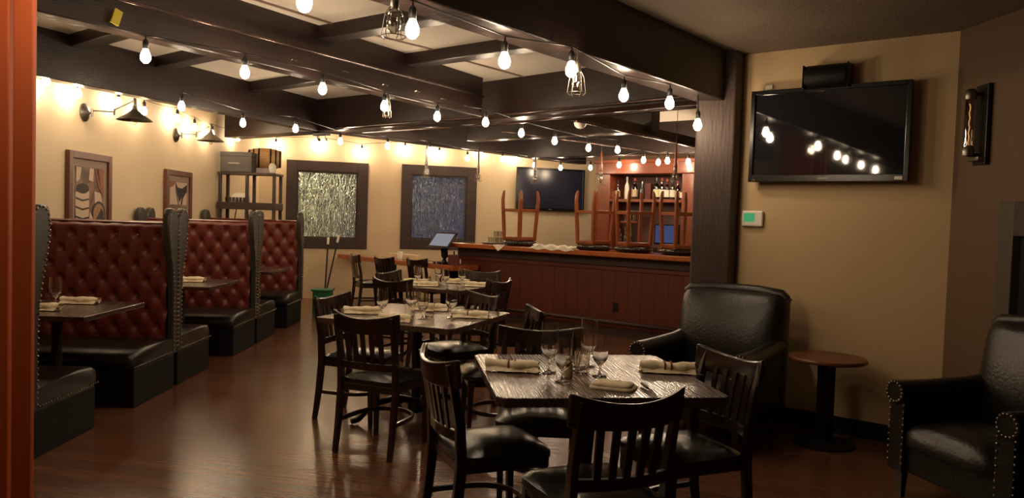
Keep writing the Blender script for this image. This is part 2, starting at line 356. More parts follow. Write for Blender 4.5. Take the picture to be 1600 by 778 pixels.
# ------------------------------------------------------------------ beams
def beam(name, p0, p1, z0, z1, wd, label, m='beam', side=1):
    (x0, y0), (x1, y1) = p0, p1; dx, dy = unit(x1-x0, y1-y0); nx, ny = -dy*wd*side, dx*wd*side
    return structure(MB().prism([(x0, y0), (x1, y1), (x1+nx, y1+ny), (x0+nx, y0+ny)], z0, z1).obj(name, m, bevel=.008, label=label))
beam('trim_1', (-3.62, -.52), (1.70, 6.03), 2.42, 2.93, .22, 'deep dark header beam crossing overhead from the near left')
beam('trim_2', (-3.8, 2.09), (-.35, 7.93), 2.5, 2.93, .14, 'long dark ceiling beam with a pipe clipped along it')
beam('trim_3', (-3.96, 6.04), (-2.44, 9.98), 2.5, 2.93, .14, 'dark ceiling beam starting at the left wall')
beam('trim_4', (-4.16, 11.02), (-.36, 8.17), 2.5, 2.93, .28, 'dark girder running from the left wall across the room')
beam('trim_5', (-.40, 8.20), (1.62, 6.30), 2.5, 2.93, .32, 'dark girder meeting the pillar')
beam('trim_6', (-2.3, 9.85), (1.3, 14.0), 2.5, 2.93, .2, 'far dark beam above the windows')
beam('trim_7', (.62, 7.9), (2.6, 10.5), 2.5, 2.62, .1, 'slim far beam over the bar', side=1)
beam('trim_8', (.2, 12.35), (2.9, 10.2), 2.45, 2.93, .2, 'dark beam in front of the back bar')
beam('trim_9', (-.7, 10.9), (1.6, 9.1), 2.55, 2.93, .2, 'dark cross beam over the bar front')
def cross(n, p0, p1, label): beam(n, p0, p1, 2.8, 2.93, .16, label)
cross('trim_10', (-1.62, 6.0), (-.02, 4.82), 'shallow cross beam, nearest of those beside the header')
cross('trim_11', (-1.0, 6.86), (.62, 5.58), 'shallow cross beam, farther one beside the header')
cross('trim_12', (-4.3, 6.95), (-2.6, 5.55), 'shallow cross beam near the left wall')
cross('trim_13', (-3.48, 7.38), (-2.1, 6.24), 'shallow cross beam in the middle of the left bay')
cross('trim_14', (-3.0, 8.62), (-1.6, 7.5), 'shallow cross beam at the far end of the left bay')
cross('trim_15', (-2.7, 4.6), (-1.5, 3.6), 'shallow cross beam at the top of the view')
def batten(n, p0, p1): beam(n, p0, p1, 2.892, 2.902, .035, 'thin ceiling batten', 'batten')
batten('trim_16', (-2.6, 3.95), (-1.38, 5.87)); batten('trim_17', (-1.28, 6.0), (-.70, 6.66)); batten('trim_18', (-.63, 6.85), (.12, 7.82))
batten('trim_19', (-3.1, 5.3), (-3.4, 5.8))
# pillar
structure(MB().prism([(1.383, 5.94), (1.66, 5.86), (1.755, 6.0), (1.80, 6.2), (1.5, 6.3)], 0, 2.93).obj('trim_20', 'pillar', bevel=.012, label='rough dark wooden pillar at the end of the header beam'))
# pipes
def pipe(pts, r, label):
    o = MB().tube(pts, r, 8).obj('ceiling_pipe', 'pipe', smooth=True); tag(o, label, 'pipe'); return o
pipe([(-3.55, 2.43, 2.665), (-1.95, 5.13, 2.67), (-.335, 7.86, 2.70)], .011, 'thin shiny pipe clipped along the side of the long ceiling beam')
pipe([(-2.2, 9.49, 2.52), (-.37, 8.10, 2.52), (1.42, 6.40, 2.53)], .013, 'thin pipe running along the girder toward the pillar')
pipe([(-1.9, 9.62, 2.485), (-.3, 8.45, 2.485), (1.62, 6.62, 2.485)], .013, 'second thin pipe under the girder, farther one')
pipe([(.62, 7.86, 2.49), (1.44, 8.94, 2.49), (2.5, 10.33, 2.49)], .015, 'straight shiny pipe under the slim far beam over the bar')
pipe([(-.16, 8.99, 2.48), (1.73, 10.7, 2.48)], .012, 'far pipe slanting across above the bar front')
o = MB().box((0, 0, 0), (.05, .012, .09)).obj('yellow_tag', 'yellow'); o.location = (-2.335, 4.50, 2.565); o.rotation_euler = (0, .3, 1.04); tag(o, 'small yellow tag stapled on the long beam, the more rightward', 'tag')
o = MB().box((0, 0, 0), (.05, .012, .09)).obj('yellow_tag', 'yellow'); o.location = (-2.60, 4.06, 2.56); o.rotation_euler = (0, 0, 1.04); tag(o, 'small yellow tag stapled on the beam beside the door casing', 'tag')
stp = None
for i, (t, z_) in enumerate(((.60, 2.585), (.685, 2.60), (.76, 2.575), (.83, 2.59), (.89, 2.58), (.95, 2.57))):
    x, y = -3.62+3.27*t+.006, 2.4+5.53*t-.003
    if stp is None: stp = MB().tube([(-.03, 0, -.008), (-.028, -.012, 0), (.028, -.012, 0), (.03, 0, -.008)], .0028, 6).obj('wire_staple', 'steel'); o = stp
    else: o = stp.copy(); COL.objects.link(o)
    o.location = (x, y, z_); o.rotation_euler = (0, .1, math.atan2(5.53, 3.27)); tag(o, 'shiny wire staple on the side of the long beam with the pipe', 'staple', 'wire staples on the long beam')
r = thing('junction_box', 'dark electric fixture under the beam corner above the left window', 'fixture', (-2.50, 9.95, 2.50), -.6)
MB().box((0, 0, -.02), (.26, .07, .035)).obj('housing', 'iron', r, bevel=.004)
for x in (-.07, .08): MB().tube([(x, 0, -.035), (x, 0, -.07), (x+.02, 0, -.10)], .012, 8).obj('lamp_holder', 'pewter', r)
o = MB().box((0, 0, 0), (.05, .012, .10)).obj('yellow_tag', 'yellow'); o.location = (-2.62, 9.86, 2.56); o.rotation_euler = (0, .2, .8); tag(o, 'small yellow tag beside the electric fixture above the left window', 'tag')
r = thing('dome_fixture', 'small pale ribbed dome fixture under the far ceiling', 'fixture', (.74, 8.9, 2.60), 0)
MB().lathe([(.075, .02), (.075, .0), (.065, -.035), (.04, -.06), (.005, -.07)], seg=20).obj('dome', 'white_plastic', r, smooth=True, auto=50)
MB().lathe([(.08, .0), (.08, .33)], seg=16).obj('stem', 'beam', r, smooth=True, auto=50)

# ------------------------------------------------------------------ string lights
BR = .031
def bulb_mesh():
    b = MB(); R = BR
    prof = [(.012, .048), (.016, .040), (.022, .025), (R*.93, .008), (R, -.008), (R*.88, -.024), (R*.55, -.037), (.004, -.043)]
    b.lathe(prof, seg=10); return b
def make_bulb(lit=True):
    r = thing('light_bulb', 'x', 'light bulb')
    bulb_mesh().obj('glass_bulb', 'bulb' if lit else 'glass', r, smooth=True)
    MB().lathe([(.013, .042), (.017, .046), (.018, .085), (.013, .098), (.005, .104), (.004, .125)], seg=10).obj('socket', 'cup_black', r, smooth=True, auto=50)
    return r
proto = None; ORD = ['first', 'second', 'third', 'fourth', 'fifth', 'sixth', 'seventh', 'eighth', 'ninth', 'tenth', 'eleventh', 'twelfth']
def string(pts, where, group):
    global proto
    for i, p in enumerate(pts):
        lb = 'lit bulb %s, %s from the near end' % (where, ORD[i])
        if proto is None: proto = make_bulb(); o = proto; o.location = p; o['label'] = lb; o['group'] = group
        else: copy_tree(proto, p, 0, lb, group)
HEADER = [(-1.95, 1.72, 2.29), (-1.4, 2.38, 2.29), (-.84, 3.03, 2.29), (-.47, 3.42, 2.29), (-.07, 4.03, 2.29), (.29, 4.21, 2.29), (.69, 5.0, 2.29), (1.04, 5.26, 2.29)]
HEADER = [(x, y, z_) for x, y, z_ in HEADER]
string(HEADER[2:], 'under the deep header beam', 'bulbs under the header beam')
string([HEADER[1], HEADER[0]], 'of the header string above the view', 'bulbs under the header beam')
BEAM2 = [(-2.25, 4.68), (-1.8, 5.11), (-1.43, 5.69), (-1.11, 6.49), (-.72, 7.05), (-.29, 7.36), (.06, 8.19), (.45, 8.87), (.91, 9.59), (1.29, 9.72)]
string([(x, y, 2.38) for x, y in BEAM2], 'along the long beam with the pipe', 'bulbs along the long beam')
BEAM1 = [(-2.99, 6.9), (-2.85, 8.06), (-2.41, 8.45), (-2.22, 9.78), (-1.69, 10.21), (-1.18, 10.69), (-.73, 11.86), (-.19, 11.89), (.33, 12.92), (.80, 13.4), (1.29, 13.11)]
string([(x, y, 2.38) for x, y in BEAM1], 'on the string past the windows', 'bulbs from the left beam to the far screen')
BARS = [(1.55, 11.45), (1.74, 10.43), (2.0, 10.75), (2.06, 10.41), (2.36, 10.5)]
string([(x, y, 2.32) for x, y in BARS], 'in front of the back bar cabinet', 'bulbs before the back bar')
string([(1.33, 5.66, 2.20)], 'at the pillar edge', 'bulb at the pillar')
tag(MB().tube([(1.33, 5.66, 2.32), (1.33, 5.68, 2.42)], .004, 6).obj('electric_cable', 'cup_black'), 'short black cable holding the bulb at the pillar', 'cable')
WL = [(-3.88, 6.37, 2.48), (-3.90, 6.87, 2.46), (-3.93, 7.63, 2.5), (-3.96, 8.22, 2.49), (-4.0, 9.12, 2.53), (-4.03, 9.68, 2.49), (-4.05, 10.3, 2.48), (-4.10, 11.4, 2.53)]
string(WL, 'high on the left wall', 'bulbs on the left wall')
WB = [(-3.97, 12.80, 2.57), (-3.30, 13.0, 2.62), (-2.62, 13.19, 2.54), (-1.91, 13.4, 2.63), (-1.33, 13.56, 2.58), (-.60, 13.77, 2.65), (.01, 13.95, 2.59)]
string(WB, 'on the back wall above the windows', 'bulbs on the back wall')
def cord(pts, label, r=.004, sag=.0):
    P = []
    for a, b in zip(pts, pts[1:]):
        a, b = Vector(a), Vector(b)
        for k in range(4): t = k/4; P.append(a.lerp(b, t) - Vector((0, 0, sag*4*t*(1-t))))
    P.append(Vector(pts[-1]))
    tag(MB().tube(P, r, 6).obj('electric_cable', 'cup_black', smooth=True), label, 'cord')
up = lambda L_, dz=.125: [(p[0], p[1], p[2]+dz) for p in L_]
cord(up(HEADER), 'black cord of the string lights under the header beam', sag=.0)
cord(up([(x, y, 2.38) for x, y in BEAM2]), 'black cord of the string lights along the long beam')
cord(up([(x, y, 2.38) for x, y in BEAM1]), 'black cord of the string lights from the left beam past the windows')
cord(up(WL), 'black cord of the string lights on the left wall', sag=.02)
cord(up(WB), 'black cord of the string lights on the back wall')
cord(up([(x, y, 2.32) for x, y in BARS]), 'black cord of the string lights before the back bar')
# caged lamps, unlit
def caged(name, loc, cordlen, label, group=None, open_=1.0):
    r = thing(name, label, 'lamp', loc, 0, group)
    MB().lathe([(.014, .03), (.022, .01), (.031, -.03), (.028, -.055), (.012, -.075), (.002, -.078)], seg=12).obj('glass_bulb', 'ice', r, smooth=True)
    MB().lathe([(.017, .02), (.021, .03), (.021, .075), (.012, .09)], seg=12).obj('socket', 'pewter', r, smooth=True, auto=40)
    m = MB(); R1, R2 = .038*open_, .052*open_
    for k in range(6):
        a = 2*PI*k/6; c_, s_ = math.cos(a), math.sin(a)
        m.tube([(c_*.02, s_*.02, .03), (c_*R1, s_*R1, .0), (c_*R2, s_*R2, -.09), (c_*.035, s_*.035, -.105)], .0018, 5)
    for rr, zz in ((R1, 0), (R2, -.09)): m.tube([(rr*math.cos(2*PI*k/12), rr*math.sin(2*PI*k/12), zz) for k in range(12)], .0018, 5, closed=True)
    m.obj('wire_cage', 'pewter', r)
    MB().tube([(0, 0, .08), (0, 0, .08+cordlen)], .0035, 6).obj('cord', 'cup_black', r)
    return r
caged('caged_lamp', (-.52, 3.22, 2.30), .08, 'unlit caged lamp hanging near the top of the view under the header')
caged('caged_lamp', (.33, 4.30, 2.27), .08, 'unlit caged lamp beside the lit bulb midway along the header')
caged('caged_lamp', (-1.10, 6.58, 2.40), .03, 'small unlit caged lamp clinging below the long ceiling beam', open_=.7)
PG = 'unlit pendants over the bar side'
for (x, y, z_), lb in zip([(-1.23, 10.75, 2.10), (-.53, 11.3, 2.10), (.30, 11.2, 2.09), (1.16, 10.35, 2.06), (1.92, 9.2, 2.07)],
        ['unlit pendant lamp hanging in front of the right window', 'unlit pendant lamp at the right edge of the right window', 'unlit pendant lamp above the lone upturned stool', 'unlit pendant lamp left of the back bar bottles', 'unlit pendant lamp nearest the pillar']):
    r = caged('pendant_lamp', (x, y, z_), .78, lb, PG)
    MB().lathe([(.004, .36), (.014, .30), (.016, .16), (.024, .09), (.02, .07)], seg=10).obj('sleeve', 'pewter' if x < 1 else 'stool', r, smooth=True)

# ------------------------------------------------------------------ chair
def make_chair():
    r = thing('dining_chair', 'x', 'chair')
    PY = [(-.245, 0), (-.215, .2), (-.195, .42), (-.205, .6), (-.235, .75), (-.262, .86)]
    for s in (-1, 1):
        MB().sweep([(s*(.195+.0*z_), y, z_) for y, z_ in PY], [(.028, .032), (.03, .042), (.03, .048), (.03, .042), (.028, .036), (.026, .03)], side=(1, 0, 0)).obj('rear_leg', 'darkwood', r, bevel=.004)
        MB().bar((s*.185, .20, 0), (s*.185, .19, .41), .026, .026, w1=.038, h1=.038).obj('front_leg', 'darkwood', r, bevel=.004)
    m = MB()
    def crest(u, v):
        pass
    N = 12; rings = []
    for i in range(N+1):
        x = -.232 + .464*i/N; q = (x/.232)**2
        y = -.300 + .066*q; dip = .036*q
        z0, z1 = .752 + .010*q, .848 + dip
        th = .022
        rings.append([m.bm.verts.new(v) for v in ((x, y, z0), (x, y+th, z0), (x, y+th-.012, z1), (x, y-.012, z1))])
    for a, b in zip(rings, rings[1:]):
        for k in range(4): m.bm.faces.new((a[k], a[(k+1) % 4], b[(k+1) % 4], b[k]))
    m.bm.faces.new(rings[0][::-1]); m.bm.faces.new(rings[-1])
    m.obj('crest_rail', 'darkwood', r, smooth=True, bevel=.006, auto=40)
    MB().sweep([(x, -.205-.035*(1-(x/.19)**2), .55) for x in (-.19, -.1, 0, .1, .19)], (.02, .045)).obj('lower_rail', 'darkwood', r, bevel=.003)
    for i in range(5):
        x = -.122 + .061*i; c = 1-(x/.21)**2
        MB().bar((x*.92, -.205-.032*c, .56), (x, -.236-.043*c, .785), .030, .011, up=(0, 1, 0)).obj('back_slat', 'darkwood', r)
    MB().prism([(-.20, .215), (.20, .215), (.19, -.20), (-.19, -.20)], .385, .432).obj('seat_frame', 'darkwood', r, bevel=.006)
    MB().cushion(.445, .44, .432, .478, .022, .90, c=(0, .02)).obj('seat', 'vinyl', r, smooth=True, auto=60)
    pts = [(-.19, -.21, .20)] + [(-.185*math.cos(a), -.02+.19*math.sin(a), .20) for a in [PI*k/12 for k in range(13)]] + [(.19, -.21, .20)]
    MB().sweep(pts, (.018, .026)).obj('stretcher', 'darkwood', r, bevel=.003)
    return r
chair = None
def place_chair(cx, cy, fx, fy, label, group, push=0):
    global chair
    fx, fy = unit(fx, fy); x, y = cx+fx*(.27+push), cy+fy*(.27+push); rz = face_rz(fx, fy)
    if chair is None:
        chair = make_chair(); chair.location = (x, y, 0); chair.rotation_euler = (0, 0, rz); chair['label'] = label; chair['group'] = group
    else: copy_tree(chair, (x, y, 0), rz, label, group)
G1, G2, G3, G4 = 'chairs around the nearest table', 'chairs around the middle table', 'chairs around the farthest table', 'chairs along the wooden wall counter'
place_chair(-.33, 3.33, .37, .16, 'dark slat-back chair at the left of the nearest table, seen side-on', G1)
place_chair(.44, 2.65, -.17, .41, 'dark slat-back chair closest to the camera, back turned to the view', G1)
place_chair(1.06, 3.58, -.35, -.15, 'dark slat-back chair at the right of the nearest table, before the armchair', G1)
place_chair(.17, 4.27, -.02, -1, 'dark chair at the far side of the nearest table, facing the camera behind the glasses', G1)
place_chair(-.88, 4.58, .15, .36, 'dark slat-back chair at the near side of the middle table, back to the view', G2)
place_chair(-1.33, 5.62, .49, -.17, 'dark slat-back chair at the left corner of the middle table', G2)
place_chair(.19, 5.13, -.47, -.08, 'dark chair at the right of the middle table, its curved crest seen end-on', G2)
place_chair(-.20, 6.12, -.8, -.6, 'dark chair behind the far right corner of the middle table', G2)
place_chair(-1.33, 8.17, .9, -.4, 'dark chair at the left side of the farthest table', G3)
place_chair(-1.13, 7.18, .19, .36, 'dark chair at the near left of the farthest table, back to the view', G3)
place_chair(-.33, 8.75, -.3, -.95, 'dark chair behind the farthest table, shiny crest facing the camera', G3)
place_chair(-.09, 7.48, -.5, .27, 'dark chair at the near right of the farthest table, before the bar', G3)
place_chair(-2.34, 11.33, .9, .45, 'dark slat-back chair at the left end of the wall counter', G4)
place_chair(-1.85, 10.98, .71, .70, 'middle dark chair of the three at the wall counter', G4)
place_chair(-1.36, 10.82, .71, .70, 'dark chair at the wall counter below the tilted order terminal', G4)

# ------------------------------------------------------------------ dining tables
def make_table(w_, loc, rz, label, group, d_=None):
    d_ = d_ or w_
    r = thing('dining_table', label, 'table', (*loc, 0), rz, group)
    c = .03
    MB().prism([(-w_/2+c, -d_/2), (w_/2-c, -d_/2), (w_/2, -d_/2+c), (w_/2, d_/2-c), (w_/2-c, d_/2), (-w_/2+c, d_/2), (-w_/2, d_/2-c), (-w_/2, -d_/2+c)], .72, .76).obj('tabletop', 'table', r, bevel=.005)
    MB().box((0, 0, .70), (w_*.5, .09, .04)).box((0, 0, .70), (.09, d_*.5, .04)).obj('support_plate', 'iron', r)
    MB().lathe([(.055, .06), (.06, .1), (.035, .14), (.03, .35), (.04, .5), (.03, .52), (.035, .66), (.06, .69)], seg=16).obj('pedestal', 'iron', r, smooth=True, auto=50)
    for k in range(4):
        a = PI/4 + k*PI/2; c_, s_ = math.cos(a), math.sin(a)
        pts = [(c_*t, s_*t, z_) for t, z_ in ((.03, .14), (.14, .17), (.26, .145), (.36, .085), (.42, .03), (.47, .022))]
        MB().sweep(pts, [(.05, .05), (.045, .045), (.04, .04), (.035, .035), (.045, .036), (.05, .034)]).obj('foot', 'iron', r, bevel=.006)
    return r
T1 = dict(c=(.375, 3.565), rz=math.radians(8.2), w=.98)
T2 = dict(c=(-.66, 5.50), rz=math.radians(-21), w=1.04)
T3 = dict(c=(-.70, 8.0), rz=math.radians(-26), w=.92)
TG = 'square pedestal dining tables'
make_table(T1['w'], T1['c'], T1['rz'], 'nearest square dark wood table with shiny grain, set with glasses', TG)
make_table(T2['w'], T2['c'], T2['rz'], 'middle square dark wood table, cornerwise to the view', TG)
make_table(T3['w'], T3['c'], T3['rz'], 'farthest square dark wood table in front of the bar', TG)

# ------------------------------------------------------------------ glassware and settings
TZ = .76
def goblet_mesh(h, r, fill=.35):
    st = h*.27
    pr = [(.002, .0005), (.034, .001), (.034, .004), (.010, .008), (.0045, .02), (.0045, st-.01), (.012, st), (r*.78, st+.022), (r*.97, st+(h-st)*.28), (r, st+(h-st)*.5), (r*.98, st+(h-st)*.75), (r*.93, h), (r*.91, h), (r*.96, st+(h-st)*.75), (r*.978, st+(h-st)*.5), (r*.945, st+(h-st)*.28), (r*.73, st+.025), (.002, st+.006)]
    return MB().lathe(pr, seg=24, cap=False)
PROT = {}
def goblet(x, y, h, r, label, group):
    k = (h, r)
    if k not in PROT:
        o = goblet_mesh(h, r).obj('stemmed_glass', 'glass_solid', smooth=True, auto=50); PROT[k] = o
    else: o = PROT[k].copy(); COL.objects.link(o)
    o.location = (x, y, TZ); tag(o, label, 'glass', group); return o
def tumbler(x, y, h, r, label, group, z_=TZ, mt='ice_solid'):
    k = ('t', h, r, mt)
    if k not in PROT:
        pr = [(.002, 0), (r*.85, 0), (r*.9, .012), (r, h), (r*.95, h), (r*.82, .016), (.002, .014)]
        PROT[k] = MB().lathe(pr, seg=20, cap=False).obj('tumbler', mt, smooth=True, auto=50); o = PROT[k]
    else: o = PROT[k].copy(); COL.objects.link(o)
    o.location = (x, y, z_); tag(o, label, 'glass', group); return o
def shaker(x, y, label, m='barrel'):
    r = thing('shaker', label, 'shaker', (x, y, TZ), 0, 'salt and pepper shakers')
    MB().lathe([(.019, 0), (.021, .01), (.018, .05), (.013, .065)], seg=14).obj('shaker_body', 'ice' if m == 'ice' else m, r, smooth=True, auto=50)
    MB().lathe([(.0145, .064), (.015, .082), (.008, .09)], seg=14).obj('cap', 'steel', r, smooth=True)
def rolled_napkin(x, y, rz, label, group, L_=.27, stripes=True, z_=TZ, knife=True):
    r = thing('napkin_roll', label, 'napkin', (x, y, z_), rz, group)
    def fn(u, v):
        X = (u-.5)*L_; a = 2*PI*v; wob = 1+.14*math.sin(u*9+v*3+x*40)+.08*math.sin(u*23+y*30)
        ry, rz_ = .042*wob*(1-.25*(abs(2*u-1)**4)), .022*wob
        return Vector((X + .006*math.sin(a*2), ry*math.cos(a) + .004*math.sin(u*8), .027+rz_*math.sin(a)))
    m = MB().grid(fn, 22, 14); m.obj('linen', 'cloth', r, smooth=True)
    MB().grid(lambda u, v: Vector(((u-.5)*L_*.96, -.03-.035*v+.004*math.sin(u*11), .006+.018*(1-v))), 12, 3).obj('loose_flap', 'cloth', r, smooth=True)
    if stripes:
        for dx in (-.018, .012):
            def st(u, v, dx=dx):
                a = 2*PI*v; return Vector((dx+(u-.5)*.008, .0475*math.cos(a), .027+.0265*math.sin(a)))
            MB().grid(st, 1, 16).obj('stripe', 'stripe', r, smooth=True)
    if knife:
        MB().sweep([(L_*.28, -.05, .010), (L_*.42, -.052, .008), (L_*.62, -.054, .004)], [(.012, .004), (.016, .004), (.008, .003)]).obj('knife', 'steel', r)
    return r
def knife(x, y, rz, label, z_=TZ):
    r = thing('knife', label, 'knife', (x, y, z_), rz)
    MB().sweep([(0, 0, .012), (.05, 0, .013), (.10, 0, .011)], [(.016, .011), (.019, .013), (.013, .011)]).obj('handle', 'iron', r, bevel=.003)
    MB().sweep([(.10, 0, .010), (.16, .002, .007), (.215, .004, .004)], [(.004, .016), (.003, .019), (.002, .005)]).obj('blade', 'steel', r)
GG = 'glasses on the nearest table'
goblet(.19, 3.55, .235, .042, 'tall stemmed glass, leftmost in the cluster on the nearest table', GG)
goblet(.24, 3.35, .20, .037, 'shorter stemmed glass standing nearest the camera on the nearest table', GG)
goblet(.39, 3.73, .235, .042, 'tall stemmed glass at the back of the cluster on the nearest table', GG)
goblet(.42, 3.50, .20, .037, 'stemmed glass at the right of the cluster on the nearest table', GG)
tumbler(.345, 3.585, .10, .036, 'low cut glass tumbler amid the stemmed glasses on the nearest table', GG)
tumbler(.305, 3.64, .10, .036, 'second low tumbler half hidden in the cluster on the nearest table', GG)
M['shaker'] = mat('yellow_shaker_glass', (.50, .46, .22), .15)
shaker(.275, 3.475, 'yellowish bottle-shaped shaker on the nearest table', 'shaker')
NG = 'rolled napkins with stripes on the nearest table'
rolled_napkin(.02, 3.58, -.05, 'rolled linen napkin with dark stripes at the left of the nearest table', NG, .25)
rolled_napkin(.765, 3.66, -.08, 'rolled linen napkin with dark stripes at the right of the nearest table', NG, .26)
r = thing('folded_napkin', 'flat folded linen napkin at the near edge of the nearest table', 'napkin', (.455, 3.27, TZ), -.35)
MB().cushion(.19, .14, .0, .014, .004, n=8, e=10).obj('linen', 'cloth', r, smooth=True)
MB().cushion(.17, .12, .014, .024, .004, n=8, e=10, c=(-.005, .004)).obj('linen_fold', 'cloth', r, smooth=True)
knife(.585, 3.33, math.radians(-100)+.3, 'dark-handled knife lying beside the folded napkin on the nearest table')
GM = 'glasses on the middle table'
goblet(-.895, 5.36, .20, .040, 'stemmed glass alone at the left of the middle table', GM)
goblet(-.70, 5.42, .235, .042, 'tall stemmed glass at the back of the middle table cluster', GM)
goblet(-.60, 5.26, .20, .038, 'stemmed glass in front of the middle table cluster', GM)
goblet(-.41, 5.36, .235, .043, 'tall stemmed glass at the right side of the middle table', GM)
tumbler(-.69, 5.27, .10, .038, 'cut tumbler at the left of the middle table cluster', GM)
tumbler(-.565, 5.36, .10, .036, 'cut tumbler at the right of the middle table cluster', GM)
NM = 'crumpled napkins on the middle table'
rolled_napkin(-1.05, 5.48, .1, 'rolled napkin at the left corner of the middle table', NM, .27, False)
rolled_napkin(-.76, 5.12, -.1, 'rolled napkin at the near edge of the middle table', NM, .22, False)
rolled_napkin(-.60, 5.80, .0, 'rolled napkin at the far side of the middle table', NM, .27, False)
rolled_napkin(-.28, 5.44, .0, 'rolled napkin with dark stripes at the right of the middle table', NM, .26, True)
GT = 'glasses on the farthest table'
goblet(-.97, 7.95, .20, .040, 'stemmed glass at the left of the farthest table', GT)
goblet(-.76, 8.05, .235, .042, 'tall stemmed glass at the back of the farthest table', GT)
goblet(-.66, 7.75, .20, .038, 'stemmed glass in the middle of the farthest table', GT)
goblet(-.51, 8.0, .20, .042, 'stemmed glass at the right of the farthest table', GT)
tumbler(-.74, 7.85, .10, .038, 'cut tumbler amid the stems on the farthest table', GT)
shaker(-.85, 7.98, 'pale shaker on the farthest table', 'ice'); 
NT = 'napkins on the farthest table'
rolled_napkin(-.99, 8.08, .1, 'napkin at the far left of the farthest table', NT, .27, False)
rolled_napkin(-.86, 7.78, .1, 'napkin at the near left of the farthest table', NT, .25, False)
rolled_napkin(-.58, 8.25, 0, 'napkin at the far right of the farthest table', NT, .27, False)
rolled_napkin(-.35, 7.92, -.1, 'napkin at the right corner of the farthest table', NT, .25, False)

# ------------------------------------------------------------------ booths
BL = 1.22      # bench length from wall to aisle
def heart_half():
    # side outline of a wing in (y, z), y toward the sitter
    return [(0, .28), (.085, .28), (.085, .60), (.090, .80), (.115, .98), (.155, 1.12), (.190, 1.25), (.202, 1.35), (.190, 1.42), (.155, 1.462), (.108, 1.470), (.062, 1.452), (.025, 1.41), (0, 1.375)]
def wing_mesh(x0, x1):
    m = MB(); pts = heart_half(); a = [m.bm.verts.new((x0, y, z_)) for y, z_ in pts]; b = [m.bm.verts.new((x1, y, z_)) for y, z_ in pts]; n = len(pts)
    for k in range(n): m.bm.faces.new((a[k], a[(k+1) % n], b[(k+1) % n], b[k]))
    m.bm.faces.new(a[::-1]); m.bm.faces.new(b); return m
def make_bench():
    """bench: back at y=0, sitter looks toward +y; aisle end at x=0, wall end at x=-BL"""
    r = thing('booth_bench', 'x', 'booth bench')
    wing_mesh(-.055, 0).obj('wing', 'olive_vinyl', r, bevel=.012, smooth=True, auto=50)
    wing_mesh(-BL, -BL+.055).obj('wing', 'olive_vinyl', r, bevel=.012, smooth=True, auto=50)
    m = MB(); pts = heart_half()
    path = [Vector((.003, y, z_)) for y, z_ in pts[1:-1]]
    L_ = 0; last = None; tot = .0
    for a, b in zip(path, path[1:]):
        seg = (b-a).length; t = (.035 - L_) 
        while t < seg:
            p = a.lerp(b, t/seg); inner = Vector((p.x, max(.012, p.y-.014), p.z if p.z < 1.38 else p.z-.012)); m.ball(inner, .0075, 6); t += .035
        L_ = seg-(t-.035)
    z_ = .34
    while z_ < 1.34: m.ball((.003, .010, z_), .0075, 6); z_ += .035
    m.obj('nailhead_trim', 'brass', r, smooth=True, kind='stuff')
    # tufted back
    x0, x1, z0, z1 = -BL+.055, -.055, .36, 1.345; dx, dz = .172, .248
    def fn(u, v):
        x = x0+(x1-x0)*u; z_ = z0+(z1-z0)*v
        a = (x-x0)/dx + (z_-z1+.10)/dz; b = (x-x0)/dx - (z_-z1+.10)/dz
        h = .3*(abs(math.sin(PI*a))*abs(math.sin(PI*b)))**.5 + .7*(1-(math.cos(PI*a)*math.cos(PI*b))**4)
        roll = 0
        if z_ > z1-.035: q = (z_-(z1-.035))/.035; roll = -.05*q*q
        if z_ < z0+.02: pass
        return Vector((x, .072 + .038*h*(1 if z_ < z1-.03 else .6) + roll, z_))
    m = MB().grid(fn, 96, 90); m.grid(lambda u, v: Vector((x0+(x1-x0)*u, .062*(1-v)+.001, z1+.012*math.sin(PI*v*.5))), 20, 3)
    m.obj('tufted_back', 'red', r, smooth=True)
    first_b = None
    for j in range(-8, 1):
        for i in range(-1, 9):
            x = x0 + dx*(i + (.5 if j % 2 else 0)); z_ = z1-.10 + dz/2*j
            if x0+.01 < x < x1-.01 and z_ > z0+.03:
                if first_b is None: first_b = MB().ball((0, 0, 0), .0085, 8, (1, .7, 1)).obj('tufting_button', 'button', r, smooth=True); bo = first_b
                else: bo = first_b.copy(); COL.objects.link(bo)
                bo.location = (x, .076, z_)
    MB().box((-BL/2, .032, .86), (BL-.11, .064, .94)).obj('back_board', 'black', r)
    # base and seat
    MB().box((-BL/2, .39, .14), (BL-.02, .72, .28)).obj('base', 'black', r, bevel=.01)
    m = MB(); w_ = BL-.01
    prof = [(.06, .28), (.76, .28), (.78, .30), (.785, .34), (.77, .38), (.72, .41), (.57, .425), (.30, .42), (.08, .41)]
    def seatring(x, s): return [m.bm.verts.new((x, .06+(y-.06)*s if y > .07 else y, .28+(z_-.28)*s)) for y, z_ in prof]
    xs = [(0-.005, .93), (-.02, .99), (-.06, 1), (-BL/2, 1.0), (-BL+.02, 1), (-BL+.005, .95)]
    R_ = [seatring(x, s) for x, s in xs]; n = len(prof)
    for a, b in zip(R_, R_[1:]):
        for k in range(n): m.bm.faces.new((a[k], a[(k+1) % n], b[(k+1) % n], b[k]))
    m.bm.faces.new(R_[0]); m.bm.faces.new(R_[-1][::-1])
    m.obj('seat', 'leather', r, smooth=True, auto=60)
    m = MB()
    y = .10
    while y < .77: m.ball((.0, y, .30), .0065, 6); y += .03
    m.obj('seat_nailheads', 'brass', r, smooth=True, kind='stuff')
    return r
bench = make_bench(); first = True
BG = 'red tufted booth benches along the left wall'
def bx(y): return -2.70 - .02*(y-4.3)
DIV = [4.30, 6.31, 8.42, 10.40]
yaw_b = math.radians(1.8)
def fit_len(r, y): r.scale = ((bx(y)-LW(y)-.03)/BL, 1, 1)
